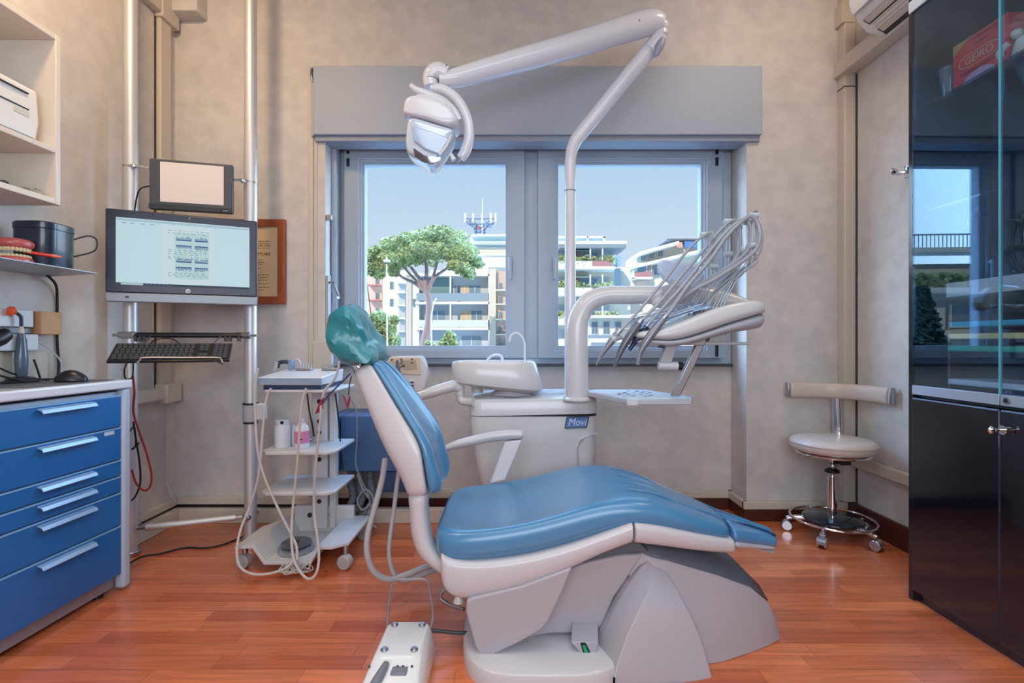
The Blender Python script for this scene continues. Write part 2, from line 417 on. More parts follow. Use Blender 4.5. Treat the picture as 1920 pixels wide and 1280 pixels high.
# ------------------------------------------------------------------ left side: drawers, worktop, shelves, monitor stand
ang = math.atan(.042)
# local frame of the drawer unit: x toward the room, y away from the camera, origin at far front corner on the floor
LC = Matrix.Translation((-1.555, 2.035, 0)) @ Matrix.Rotation(-ang, 4, 'Z')
BLUE = mat('blue_drawer_front', (24, 102, 168), .32, coat=.3)
CABW = mat('cabinet_grey_white', (176, 188, 204), .4)
t = thing('drawer_cabinet', 'blue fronted drawer cabinet below the worktop on the left', 'cabinet', LC @ V((-.14, -.25, 0)))
MB(LC).box((-.29, -.505, .07), (-.02, -.03, .80)).build('carcass', CABW, t, bevel=.003)
MB(LC).box((-.27, -.50, .018), (-.035, -.03, .072)).build('plinth', mat('plinth_grey', (150, 152, 160), .35, metal=.3), t, bevel=.003)
MB(LC).box((-.035, -.034, .012), (.006, .006, .811)).build('corner_post', CABW, t, bevel=.012, seg=4)
MB(LC).box((-.29, -.012, .05), (-.03, .0, .811)).build('end_panel', CABW, t, bevel=.002)
MB(LC).cyl((-.06, -.08, 0), (-.06, -.08, .02), .02).build('foot', BLACK, t)
zs = [.788, .660, .530, .465, .400, .268, .072]
for i in range(6):
    z1, z0 = zs[i]-.003, zs[i+1]+.003
    d = MB(LC).box((-.02, -.535, z0), (-.002, -.036, z1)).build('drawer', BLUE, t, bevel=.003)
    MB(LC).box((-.019, -.534, z1-.003), (-.0005, -.037, z1+.0015)).build('edge_trim', mat('drawer_edge', (128, 178, 214), .35), d)
    zh = z1-.022
    prof = [(-.003, zh+.014), (.014, zh+.009), (.021, zh-.003), (.019, zh-.005), (.012, zh+.004), (-.003, zh+.009)]
    A = [V((x, -.375, z)) for x, z in prof]; B = [V((x, -.165, z)) for x, z in prof]
    MB(LC).loft([A, B]).build('handle', mat('handle_pale', (150, 180, 208), .3, metal=.3), d, bevel=.001)
    if i == 1:
        MB(LC).box((-.0025, -.115, z1-.020), (-.0008, -.07, z1-.006)).build('label', mat('label_grey', (190, 196, 206), .6), d)
WT = mat('worktop_white', (214, 218, 224), .22, coat=.4)
o = MB(LC).prism([(-.318, -1.3), (.012, -1.3), (.012, .004), (.002, .014), (-.318, .014)], .812, .846, 'xy').build('worktop', WT, bevel=.008, seg=3)
tag(o, 'white worktop above the blue drawers', 'worktop')
tag(MB().prism([(-1.83, 1.62), (-1.60, 1.66), (-1.585, 2.0), (-1.78, 2.02)], .847, .849, 'xy').build('mouse_pad', mat('pad_grey', (92, 92, 98), .8)), 'thin grey mouse pad on the worktop corner', 'mouse pad')
# mouse
t = thing('computer_mouse', 'black computer mouse on the grey mouse pad', 'mouse', (-1.65, 1.87, .849))
rings = []
for k in range(9):
    u = k/8; y = 1.825+.10*u; w = .032*math.sin(math.pi*min(max(u*.92+.04, .02), .98))**.45; h = .046*math.sin(math.pi*(u*.8+.12))**.8
    rings.append([V((-1.65+w*math.cos(a), y, .8495+max(0, math.sin(a))*h)) for a in [math.pi*j/10 for j in range(11)]]+[V((-1.65-w*.9, y, .8492)), V((-1.65+w*.9, y, .8492))])
Rm = Matrix.Translation((-1.65, 1.87, 0)) @ Matrix.Rotation(math.radians(-68), 4, 'Z') @ Matrix.Translation((1.65, -1.87, 0))
MB(Rm).loft(rings).build('shell', BLACK, t, subsurf=1)
MB(Rm).cyl((-1.655, 1.845, .876), (-1.645, 1.845, .876), .008, seg=12).build('scroll_wheel', DGREY, t)
# curing light
t = thing('curing_light', 'handheld curing light with orange tip standing on the worktop', 'curing light', (-1.84, 1.875, .846))
b = (-1.835, 1.875, .846)
MB().lathe([(.045, 0), (.047, .006), (.040, .018), (.02, .024)], b).build('base', BLACK, t)
MB().lathe([(.013, .02), (.018, .03), (.020, .08), (.018, .12), (.014, .16), (.010, .185)], b).build('body', mat('smoky_handle', (84, 96, 112), .25, coat=.4), t)
MB().lathe([(.010, .183), (.008, .20), (.006, .21)], b).build('collar', CREAM, t)
MB().tube([V(b)+V((0, 0, .208)), V(b)+V((0, 0, .235)), V(b)+V((.0, -.004, .25)), V(b)+V((-.006, -.018, .262))], .006, 10, 4).build('neck', mat('navy_tip', (40, 40, 70), .3), t)
MB().lathe([(.006, -.004), (.019, .012), (.017, .02)], V(b)+V((-.006, -.018, .262)), axis=(-.2, -1, .3)).build('shield', mat('orange_shield', (232, 84, 40), .3), t)
# black handset + cables on the worktop
t = thing('black_handset', 'black tilted handset at the left end of the worktop', 'handset', (-1.8, 1.72, .846))
MB().tube([(-1.80, 1.70, .985), (-1.79, 1.75, 1.015), (-1.785, 1.775, 1.03)], [.026, .03, .022], 14).build('head', BLACK, t, bevel=.004)
MB().tube([(-1.80, 1.70, .99), (-1.805, 1.66, .95), (-1.81, 1.65, .86), (-1.80, 1.66, .848)], .013, 10, 5).build('grip', BLACK, t)
CB = [([(-1.86, 1.72, .95), (-1.85, 1.78, .92), (-1.84, 1.84, .885), (-1.83, 1.9, .862), (-1.80, 1.95, .850)], 'black cable drooping from the sockets behind the curing light'),
      ([(-1.86, 1.70, .90), (-1.82, 1.76, .885), (-1.79, 1.82, .86), (-1.80, 1.90, .852), (-1.83, 1.95, .852), (-1.80, 1.99, .852)], 'black cable lying along the wall edge of the worktop'),
      ([(-1.80, 1.66, .852), (-1.77, 1.72, .858), (-1.80, 1.78, .853), (-1.77, 1.84, .853), (-1.79, 1.90, .853), (-1.82, 1.93, .87), (-1.85, 1.94, .93)], 'looped black cable around the foot of the curing light')]
for pts, lb in CB:
    tag(MB().tube(pts, .0035, 8, 6).build('power_cable', RUBBER), lb, 'cable', 'cables on the worktop')
tag(MB().tube([(-1.850, 1.95, 1.0), (-1.83, 1.985, .97), (-1.80, 2.0, .92), (-1.77, 1.97, .868), (-1.73, 1.94, .853)], .0028, 8, 6).build('mouse_cable', LGREY), 'thin grey cord curving from the socket to the mouse', 'cable')
tag(MB().tube([(-1.84, 1.985, 1.262), (-1.865, 2.05, 1.23), (-1.878, 2.07, 1.16), (-1.878, 2.07, 1.0), (-1.876, 2.075, .9), (-1.87, 2.06, .80)], .005, 8, 6).build('wall_cable', RUBBER), 'black cord hanging down the wall from the metal shelf', 'cable')

# white open shelf unit
SY, SX0, SX1 = 1.80, -1.886, -1.62
t = thing('open_wall_shelf', 'white open shelf unit high on the left wall', 'shelf', (-1.75, 1.3, 1.49))
SH = mat('shelf_white', (222, 212, 198), .45)
MB().box((SX0, SY-.02, 1.487), (SX1, SY, 2.09)).build('side_panel', SH, t, bevel=.002)
MB().box((SX0, .4, 1.487), (SX1, SY-.02, 1.507)).build('shelf_board', SH, t, bevel=.002)
MB().box((SX0, .4, 1.668), (SX1, SY-.02, 1.686)).build('shelf_board', SH, t, bevel=.002)
MB().box((SX0, .4, 2.07), (SX1, SY-.02, 2.09)).build('top_board', SH, t, bevel=.002)
MB().box((SX0, .4, 1.507), (SX0+.006, SY-.02, 2.07)).build('back_panel', SH, t)
# device on the shelf
t = thing('wireless_printer', 'small white boxy printer on the open shelf', 'printer', (-1.76, 1.5, 1.687))
MB().prism([(-1.86, 1.687), (-1.665, 1.687), (-1.652, 1.76), (-1.66, 1.87), (-1.69, 1.885), (-1.86, 1.89)], 1.25, 1.755).build('body', mat('printer_white', (226, 224, 218), .4), t, bevel=.008)
for z in (1.845, 1.79): MB().box((-1.66, 1.27, z), (-1.652, 1.715, z+.004)).build('slot', BLACK, t)
MB().box((-1.668, 1.27, 1.700), (-1.6525, 1.735, 1.7025)).build('seam', MGREY, t)
MB().box((-1.662, 1.66, 1.765), (-1.6505, 1.715, 1.785)).build('vent', mat('vent_cream', (206, 204, 190), .5), t, bevel=.002)
# small things on lower shelf
tag(MB().cyl((-1.72, 1.55, 1.507), (-1.72, 1.55, 1.555), .06).build('plastic_tub', mat('tub_grey', (150, 156, 158), .4), bevel=.004), 'grey round tub on the bottom board of the open shelf', 'tub')
CLR = mat('clear_film', (220, 214, 206), .15, trans=.5)
tag(MB().tube([(-1.70, 1.62, 1.513), (-1.68, 1.66, 1.53), (-1.70, 1.70, 1.522), (-1.68, 1.73, 1.512), (-1.66, 1.69, 1.515), (-1.67, 1.63, 1.512)], .004, 8, 6).build('tube_coil', DGREY), 'thin dark coiled tube on the bottom board of the open shelf', 'tube')
m = MB()
for k in range(6):
    c = V((-1.66+random.uniform(-.015, .015), 1.70+k*.01, 1.5085)); m.grid([[c+V((random.uniform(-.03, .03), random.uniform(-.02, .02), random.uniform(.0, .025))) for _ in range(4)] for _ in range(4)])
tag(m.build('plastic_pouch', CLR, subsurf=1), 'crumpled clear pouch near the end of the bottom shelf board', 'pouch')

# metal shelf
sh = tag(MB().prism([(-1.886, 1.3), (-1.608, 1.3), (-1.608, 1.943), (-1.886, 2.04)], 1.262, 1.266, 'xy').build('metal_wall_shelf', mat('shelf_steel', (150, 156, 164), .35, metal=.6), bevel=.001), 'thin grey metal shelf holding the tooth model and black pot', 'shelf')
t = thing('black_pot', 'black lidded pot with a wire loop handle on the metal shelf', 'pot', (-1.74, 1.88, 1.266))
NAVY = mat('navy_black_enamel', (30, 42, 60), .3, coat=.4)
pp = []
for k in range(32):
    a = 2*math.pi*k/32; c, s_ = math.cos(a), math.sin(a)
    pp.append((abs(c)**.6*math.copysign(.072, c), abs(s_)**.6*math.copysign(.072, s_)))
ring = lambda sc, z: [V((-1.74+x*sc, 1.865+y*sc, z)) for x, y in pp]
MB().loft([ring(.97, 1.266), ring(1, 1.27), ring(1, 1.408)]).build('body', NAVY, t)
MB().loft([ring(1.02, 1.409), ring(1.03, 1.413), ring(1.03, 1.43), ring(.98, 1.434)]).build('lid', NAVY, t)
MB().tube([(-1.70, 1.935, 1.390), (-1.675, 1.975, 1.415), (-1.655, 1.99, 1.410), (-1.648, 1.992, 1.385), (-1.66, 1.985, 1.355), (-1.70, 1.935, 1.325)], .003, 8, 5).build('handle', BLACK, t)
# tooth model
t = thing('denture_model', 'pink jaw and teeth model on the metal shelf', 'denture model', (-1.76, 1.74, 1.266))
GUM = mat('pink_gum', (196, 92, 84), .35, coat=.4, var=.12, vscale=30); TOOTH = mat('tooth_ivory', (226, 204, 158), .3, coat=.3)
def arch(z, zh, r0=.046, flip=1):
    pts = [V((-1.76+r0*math.cos(a), 1.755-r0*1.1*0+r0*1.15*math.sin(a), z)) for a in [math.radians(-200+220*k/16) for k in range(17)]]
    return pts
Rt = Matrix.Translation((-1.752, 1.765, 1.2662)) @ Matrix.Rotation(math.radians(40), 4, 'Z') @ Matrix.Diagonal((.86, .86, .95, 1)) @ Matrix.Translation((1.76, -1.76, -1.2662))
MB(Rt).tube(arch(1.283, 0), [.0165]*17, 10).build('lower_gum', GUM, t, subsurf=1)
MB(Rt).tube(arch(1.345, 0), [.019]*17, 10).build('upper_gum', GUM, t, subsurf=1)
MB(Rt).sphere((-1.76, 1.76, 1.352), .04, sc=(1, 1.1, .35)).build('palate', GUM, t)
for nm, z, d in (('lower_teeth', 1.297, 0), ('upper_teeth', 1.323, 0)):
    m = MB(Rt)
    for p in catmull(arch(z, 0, .048), 1)[1:-1]:
        m.sphere(p, .0072, 8, 6, (1, 1, 1.3))
    m.build(nm, TOOTH, t)
t = thing('red_pen', 'red pen held in the teeth of the jaw model', 'pen', (-1.70, 1.80, 1.31))
RED = mat('red_plastic', (222, 50, 34), .3, coat=.3)
MB().cyl((-1.725, 1.77, 1.318), (-1.665, 1.815, 1.310), .0065, seg=14).build('barrel', RED, t)
MB().lathe([(.0062, 0), (.0055, .012), (.003, .024), (.002, .028)], (-1.665, 1.815, 1.310), axis=(.8, .6, -.1)).build('tip', mat('clear_red', (226, 110, 90), .2), t)

# ---- floor to ceiling monitor stand
PL = V((-1.79, 2.352, 0)); PR = V((-1.307, 2.507, 0))
t = thing('pole_stand', 'two floor-to-ceiling aluminium poles carrying the screens and keyboard', 'stand', (-1.55, 2.43, 0))
for p_, zc in ((PL, [(1.93, .031)]), (PR, [(2.0, .031)])):
    o = MB().cyl((p_.x, p_.y, 0.02), (p_.x, p_.y, ZC-.001), .0285).build('pole', ALU, t)
    MB().cyl((p_.x, p_.y, .0), (p_.x, p_.y, .022), .042).build('foot', STEEL, o, bevel=.004)
    for z, r in zc: MB().cyl((p_.x, p_.y, 1.2), (p_.x, p_.y, z), r).build('sleeve', ALU, o)
MB().cyl((PR.x, PR.y, .60), (PR.x, PR.y, .685), .036).build('collar', LGREY, t, bevel=.004)
MB().cyl((PR.x, PR.y, .686), (PR.x, PR.y, .694), .037).build('collar_ring', BLACK, t)
MB().cyl((PR.x, PR.y, .591), (PR.x, PR.y, .599), .034).build('collar_ring', BLACK, t)
MB().box((PR.x+.03, PR.y-.02, .61), (PR.x+.075, PR.y+.02, .69)).build('side_clip', WHITE2, t, bevel=.005)
a, b = V((-1.75, 2.34, .128)), V((-1.335, 2.487, .132))
m = MB(); m.cyl(a.lerp(b, .08), a.lerp(b, .93), .015, seg=16); m.build('floor_bar', ALU, t)
for q, pp_ in ((a, PL), (b, PR)):
    MB().tube([pp_+V((0, -.045, .13)), pp_+V((0, .05, .13))], .016, 12).build('clamp', STEEL, t, bevel=.003)
MB().cyl(a, a.lerp(b, .1), .010, seg=10).build('clamp_bolt', STEEL, t)
MB().cyl(a.lerp(b, .92), b, .010, seg=10).build('clamp_bolt', STEEL, t)
# keyboard rod belongs to the stand
m = MB(); ra, rb = V((PL.x+.02, PL.y-.035, 1.030)), V((PR.x-.01, PR.y-.035, 1.030))
m.tube([ra, rb], .0125, 12); m.build('cross_rod', BLACK, t)
for q in (ra, rb): MB().tube([q+V((-.045, 0, 0)), q+V((.03, 0, 0))], .016, 12).build('rod_clamp', STEEL, t, bevel=.002)
MB().cyl(ra+V((-.075, 0, 0)), ra+V((-.04, 0, 0)), .006, seg=10).build('wing_screw', STEEL, t)
MB().cyl(rb+V((.03, 0, 0)), rb+V((.06, 0, 0)), .006, seg=10).build('wing_screw', STEEL, t)
for u in (.06, .1, .13, .83, .87, .95):
    q = ra.lerp(rb, u); MB().cyl(q+V((0, -.004, -.03)), q+V((0, -.004, 0)), .008, seg=10).build('cable_hook', DGREY, t)

# all-in-one monitor
A3, B3 = P(197, 640, 430), P(482, 640, 387)      # horizontal ends of the case
ux = (V((B3.x, B3.y, 0))-V((A3.x, A3.y, 0))); W3 = ux.length; ux.normalize()
nrm = V((ux.y, -ux.x, 0))                        # facing the camera
MX = Matrix(((ux.x, -nrm.x, 0, A3.x), (ux.y, -nrm.y, 0, A3.y), (0, 0, 1, 1.175), (0, 0, 0, 1)))   # local x along, y away, z up
t = thing('desktop_monitor', 'black bezel all-in-one monitor with silver chin showing a chart page', 'monitor', MX @ V((W3/2, 0, 0)))
BEZ = mat('bezel_navy_black', (38, 48, 66), .35)
MB(MX).box((0, 0, .04), (W3, .035, .408)).build('case', BEZ, t, bevel=.006)
MB(MX).box((0, -.002, .0), (W3, .035, .041)).build('chin', mat('chin_silver', (140, 148, 156), .4, metal=.3), t, bevel=.004)
MB(MX).box((W3*.25, .035, .1), (W3*.75, .06, .33)).build('back_housing', BLACK, t, bevel=.01)
sc = MB(MX).box((.038, -.0015, .075), (W3-.033, .003, .372)).build('screen', mat('screen_glow', (20, 30, 34), .4, emit=(190, 220, 228), estr=.85), t, smooth=False)
SX0_, SX1_, SZ0, SZ1 = .038, W3-.033, .075, .372
def sb(x0, x1, z0, z1, nm, m, d=.0022): return MB(MX).box((SX0_+(SX1_-SX0_)*x0, -d, SZ0+(SZ1-SZ0)*z0), (SX0_+(SX1_-SX0_)*x1, -.001, SZ0+(SZ1-SZ0)*z1)).build(nm, m, sc, smooth=False)
E = lambda n, c, e=.75: mat(n, (10, 12, 14), .5, emit=c, estr=e)
sb(0, 1, .955, .985, 'title_bar', E('e_bar', (176, 204, 222)))
sb(0, 1, .0, .034, 'task_bar', E('e_task', (40, 66, 96), .35))
sb(.035, .19, .004, .030, 'search_box', E('e_box', (190, 214, 222)), .0026)
sb(.33, .72, .05, .93, 'page', E('e_page', (204, 224, 232), .85))
sb(.42, .68, .12, .84, 'chart', E('e_chart', (186, 220, 224), .8), .0026)
m = MB(MX); g = MB(MX)
def qb(mb, x0, x1, z0, z1, d=.0032): mb.box((SX0_+(SX1_-SX0_)*x0, -d, SZ0+(SZ1-SZ0)*z0), (SX0_+(SX1_-SX0_)*x1, -.0026, SZ0+(SZ1-SZ0)*z1))
for z, up in ((.72, 1), (.635, -1), (.385, 1), (.30, -1)):
    for x0, x1 in ((.43, .545), (.57, .67)):
        qb(m, x0, x1, z-.008, z+.008)
        x = x0
        while x < x1:
            h = random.uniform(.03, .065); qb(g, x, x+.0045, min(z, z+up*h), max(z, z+up*h)); x += .0085
for z in (.86, .82, .56, .53, .50, .455, .43, .21, .185, .16):
    x = .37
    while x < .66:
        l2 = random.uniform(.006, .03); qb(g, x, x+l2, z, z+.006); x += l2+.02
for x in (.2, .23, .26, .29, .32, .35): qb(g, x+.01, x+.022, .008, .026)
for x in (.04, .1, .17, .24): qb(g, x, x+.03, .92, .926)
m.build('tooth_rows', E('e_row', (24, 84, 160), .6), sc, smooth=False)
g.build('chart_marks', E('e_mark', (70, 116, 164), .6), sc, smooth=False)
sb(.51, .518, .44, .53, 'yellow_mark', E('e_y', (226, 222, 176), .8), .0035)
LOGO = mat('logo_silver', (214, 216, 220), .3)
lg = MB(MX); lg.cyl((W3*.52, -.002, .057), (W3*.52, -.0005, .057), .010, seg=28); lo = lg.build('logo', LOGO, t)
rotm = Matrix(((ux.x, 0, -ux.y*-1*-1), (ux.y, 0, 0), (0, 1, 0)))
RM = Matrix((ux, V((0, 0, 1)), nrm)).transposed()
text('hp', 'logo_letters', BEZ, .016, MX @ V((W3*.52, -.0026, .0575)), RM, t, shear=.25)
MB(MX).cyl((W3*.53, -.0015, .393), (W3*.53, 0, .393), .004, seg=14).build('webcam', MGREY, t)
MB(MX).box((.072, -.004, .018), (.085, -.001, .026)).build('port', BLACK, t)
for p_ in (PL, PR): 
    q = MX.inverted() @ V((p_.x, p_.y, 1.38)); MB(MX).box((q.x-.02, .03, .17), (q.x+.02, q.y+.0, .22)).build('mount_bracket', STEEL, t)

# light box / tablet above it
A4, B4 = P(279, 640, 405), P(436, 640, 390)
ux4 = (V((B4.x, B4.y, 0))-V((A4.x, A4.y, 0))); W4 = ux4.length; ux4.normalize(); n4 = V((ux4.y, -ux4.x, 0))
M4 = Matrix(((ux4.x, -n4.x, 0, A4.x), (ux4.y, -n4.y, 0, A4.y), (0, 0, 1, 1.615), (0, 0, 0, 1)))
t = thing('film_viewer', 'small grey framed film viewer between the poles above the monitor', 'film viewer', M4 @ V((W4/2, 0, 0)))
MB(M4).box((0, 0, 0), (W4, .028, .235)).build('case', mat('viewer_grey', (72, 76, 84), .4), t, bevel=.006)
MB(M4).box((.046, -.0015, .036), (W4-.038, .002, .222)).build('panel', mat('viewer_panel', (222, 214, 210), .5), t, smooth=False)
MB(M4).prism([(.0, .0), (W4, .0), (W4, .025), (0, .025)], -.004, 0).build('lower_rail', mat('viewer_rail', (50, 54, 62), .4), t, bevel=.002)
MB(M4).box((W4-.052, -.006, .006), (W4-.014, -.004, .016)).build('badge', BLACK, t)
MB(M4).box((W4-.040, -.0068, .008), (W4-.017, -.0058, .011)).build('badge_mark', LGREY, t)
for sgn, p_ in ((0, PL), (1, PR)):
    e = M4 @ V((sgn*W4, .01, .19 if not sgn else .165)); q = V((p_.x, p_.y-.028, e.z+.012))
    k = MB(); k.tube([q, q.lerp(e, .4)+V((0, 0, .004)), e], .006, 8, 3); k.sphere(q.lerp(e, .35), .012, 10, 8); k.build('clamp_arm', CHROME, t)
    MB().lathe([(.0295, 0), (.032, .001), (.032, .009), (.0295, .01)], (p_.x, p_.y, q.z-.005)).build('pole_ring', STEEL, t)
tag(MB().tube([M4 @ V((0, .015, .11)), V((-1.705, 2.30, 1.70)), V((-1.73, 2.31, 1.66)), V((-1.745, 2.318, 1.60))], .0032, 8, 6).build('viewer_cable', RUBBER), 'black cable curving from the film viewer behind the monitor', 'cable')

# keyboard
kb = [P(218, 643, 427), P(436, 643, 394.6), P(433, 672, 415), P(207, 677, 451)]
o_ = kb[0]; ex = (kb[1]-kb[0]); Wk = ex.length; ex.normalize(); ey = (kb[3]-kb[0]); ey = ey-ex*ey.dot(ex); Dk = ey.length; ey.normalize(); ez = ey.cross(ex)
if ez.z < 0: ez = -ez
MK = Matrix(((ex.x, ey.x, ez.x, o_.x), (ex.y, ey.y, ez.y, o_.y), (ex.z, ey.z, ez.z, o_.z), (0, 0, 0, 1)))
t = thing('keyboard', 'black full-size keyboard hanging tilted below the black rod', 'keyboard', MK @ V((Wk/2, Dk/2, 0)))
MB(MK).box((0, 0, -.012), (Wk, Dk, 0)).build('body', BLACK, t, bevel=.003)
KEY = mat('key_black', (66, 68, 74), .35)
m = MB(MK); nx = 22; 
for r in range(6):
    y0 = .010+r*(Dk-.02)/6; h = (Dk-.02)/6-.0035
    for c in range(nx):
        if c in (15, 18) : continue
        if r == 3 and 15 <= c <= 18: continue
        if r == 5 and 4 <= c <= 8:
            if c == 4: m.box((.010+c*(Wk-.02)/nx, y0, 0), (.010+9*(Wk-.02)/nx-.003, y0+h, .0045))
            continue
        x0 = .010+c*(Wk-.02)/nx+(.004 if c < 15 and r % 2 else 0)
        m.box((x0, y0, 0), (x0+(Wk-.02)/nx-.0035, y0+h, .0045))
m.build('keys', KEY, t, smooth=False)
tr = thing('keyboard_tray', 'thin wire keyboard rest hung from the black rod', 'tray', MK @ V((Wk/2, Dk/2, -.02)))
MB().tube([P(257, 682, 450), P(263, 674, 450), P(272, 670, 449), P(340, 670, 438), P(405, 670, 427), P(414, 673, 425), P(417, 679, 425)], .0035, 8, 4).build('front_wire', mat('wire_beige', (190, 170, 156), .35, metal=.5), tr)
for u in (.2, .8):
    q = ra.lerp(rb, u)
    MB().tube([q+V((0, -.012, 0)), MK @ V((Wk*u, .0, -.0155)), MK @ V((Wk*u, Dk*.7, -.0155)), P(257 if u < .5 else 417, 682, 450 if u < .5 else 425)], .003, 8).build('side_wire', DGREY, tr)
tag(MB().tube([MK @ V((Wk*.28, -.005, -.004)), P(290, 637, 424), P(310, 634, 422), P(325, 636, 424), MK @ V((Wk*.52, 0, -.002))], .0025, 8, 5).build('keyboard_cable', RUBBER), 'thin black cord looping behind the top edge of the keyboard', 'cable')
tag(MB().tube([P(238, 679, 440), P(233, 695, 430), P(236, 710, 425), P(248, 706, 425), P(250, 680, 425), P(250, 655, 422)], .003, 8, 5).build('loop_cable', RUBBER), 'thin dark cord looping under the left end of the keyboard', 'cable')

# cables behind the drawer cabinet
REDC = mat('red_cable', (150, 40, 40), .4)
tag(MB().tube([P(249, 705, 415), P(252, 735, 418), P(250, 770, 418), P(258, 800, 418), P(275, 850, 416), P(284, 890, 414), P(281, 912, 414), P(270, 919, 414), P(255, 905, 414), P(247, 880, 414)], .0045, 8, 6).build('red_cable', REDC), 'red cable looping down behind the blue drawers', 'cable')
tag(MB().tube([P(250, 790, 416), P(256, 830, 416), P(262, 870, 414), P(263, 905, 414), P(255, 928, 414), P(247, 938, 414)], .004, 8, 6).build('black_cable', RUBBER), 'black cable beside the red one behind the blue drawers', 'cable')
tag(MB().tube([P(241, 812, 420), P(252, 800, 418), P(254, 835, 418), P(247, 842, 418), P(261, 830, 417)], .003, 8, 6).build('cable_tie_end', RUBBER), 'short black cable ends sticking out above the red loop', 'cable')
tag(MB().tube([P(312, 756, 351), P(309, 800, 351), P(308, 850, 351), P(312, 900, 351), P(322, 932, 351), P(332, 944, 348)], .005, 8, 6).build('grey_cable', LGREY), 'pale grey cable running down the corner to the skirting', 'cable')
tag(MB().tube([V((-1.70, 2.1, .006)), P(260, 1046, 412), P(300, 1038, 401), P(345, 1027, 389), P(385, 1027, 389), P(420, 1020, 382), P(455, 1006, 368)], .0045, 8, 6).build('floor_cable', RUBBER), 'black cable on the floor between the drawers and the cart', 'cable')
# ------------------------------------------------------------------ patient chair
UPH = mat('blue_upholstery', (72, 134, 176), .27, coat=.5, spec=.6)
UPH.node_tree.nodes['Principled BSDF'].inputs['Coat Roughness'].default_value = .28
SHELLM = mat('chair_shell', (204, 200, 202), .32, coat=.25)
COVER = mat('chair_cover_grey', (176, 170, 176), .42)
COVERD = mat('chair_cover_dark', (92, 98, 108), .4)
t = thing('dental_chair', 'reclining dental chair with blue cushions and white shell in the middle of the room', 'dental chair', (.3, 1.78, 0))
t_chair = t
ST = [(-.250, 1.66, 1.96, .385, .345, 0), (-.243, 1.585, 2.03, .400, .330, 0), (-.215, 1.545, 2.07, .410, .320, .004), (-.14, 1.529, 2.088, .414, .318, .025),
      (-.02, 1.528, 2.09, .428, .330, .034), (.10, 1.528, 2.09, .452, .352, .028), (.20, 1.528, 2.09, .482, .382, .016), (.29, 1.528, 2.065, .505, .412, .004), (.377, 1.528, 2.02, .512, .444, -.006),
      (.46, 1.53, 1.975, .500, .434, -.010), (.56, 1.55, 1.905, .462, .408, -.012), (.66, 1.585, 1.85, .426, .378, -.010), (.715, 1.603, 1.825, .404, .364, -.008)]
def seat_ring(x, yn, yf, zt, zb, d, top=None):
    zb -= .016; m = (yn+yf)/2; h = zt-zb
    return [V((x, *p)) for p in [(yn+.012, zb), (yn, zb+h*.45), (yn+.006, zt-.016), (yn+.028, zt), (yn+.085, zt-d*.55), (m-.06, zt-d), (m+.06, zt-d), (yf-.085, zt-d*.55), (yf-.028, zt), (yf-.006, zt-.016), (yf, zb+h*.45), (yf-.012, zb), (m, zb-.004)]]
MB().loft([seat_ring(*s) for s in ST]).build('seat_cushion', UPH, t, subsurf=2)
TO = [(.713, 1.603, 1.827, .404, .360, -.004), (.72, 1.606, 1.822, .402, .357, -.006), (.78, 1.64, 1.80, .384, .340, -.006), (.84, 1.668, 1.775, .364, .324, -.005), (.885, 1.682, 1.755, .350, .314, -.003), (.90, 1.69, 1.745, .343, .316, 0)]
MB().loft([seat_ring(*s) for s in TO]).build('foot_cover', mat('foot_cover_film', (84, 140, 186), .22, coat=.6), t, subsurf=2)
# ribs of the foot cover
m = MB()
for k in range(4):
    u = (k+1)/5
    m.tube([V((x, (yn+.02)*(1-u)+(yf-.02)*u, zt+.0065)) for x, yn, yf, zt, zb, d in ST[8:]+TO[2:5]], .0022, 6, 3)
m.build('rib', UPH, t)
# shell below the cushion
SH_ = [(-.224, 1.60, 2.01, .355, .285), (-.220, 1.55, 2.05, .345, .262), (-.19, 1.545, 2.075, .335, .222), (-.13, 1.538, 2.08, .328, .216), (.01, 1.535, 2.082, .342, .252), (.10, 1.535, 2.08, .362, .286), (.182, 1.535, 2.08, .384, .320), (.27, 1.535, 2.06, .415, .365), (.355, 1.535, 2.018, .448, .396), (.366, 1.535, 2.013, .451, .400), (.3705, 1.535, 2.012, .452, .401)]
def shell_ring(x, yn, yf, zt, zb):
    yn -= .020
    zb -= .024; h = zt-zb; return [V((x, *p)) for p in [(yn+.02, zt), (yn, zt-.008), (yn, zb+h*.35), (yn+.02, zb+.004), (yn+.10, zb-.004), (yf-.10, zb-.004), (yf-.02, zb+.004), (yf, zb+h*.35), (yf, zt-.008), (yf-.02, zt)]]
MB().loft([shell_ring(*s) for s in SH_]).build('seat_shell', SHELLM, t, subsurf=2)
LG_ = [(.3725, 1.535, 2.012, .452, .401), (.376, 1.535, 2.012, .451, .400), (.40, 1.536, 1.995, .448, .396), (.46, 1.54, 1.965, .440, .388), (.56, 1.56, 1.90, .412, .366), (.66, 1.593, 1.845, .384, .345), (.708, 1.61, 1.82, .37, .338), (.714, 1.611, 1.819, .369, .337)]
MB().loft([shell_ring(*s) for s in LG_]).build('leg_shell', SHELLM, t, subsurf=2)
LT_ = [(.715, 1.63, 1.82, .368, .350), (.73, 1.632, 1.812, .36, .346), (.80, 1.675, 1.79, .338, .328), (.87, 1.702, 1.76, .320, .314), (.895, 1.71, 1.75, .314, .312)]
MB().loft([shell_ring(*s) for s in LT_]).build('toe_shell', mat('toe_film', (190, 190, 198), .25, coat=.5), t, subsurf=2)

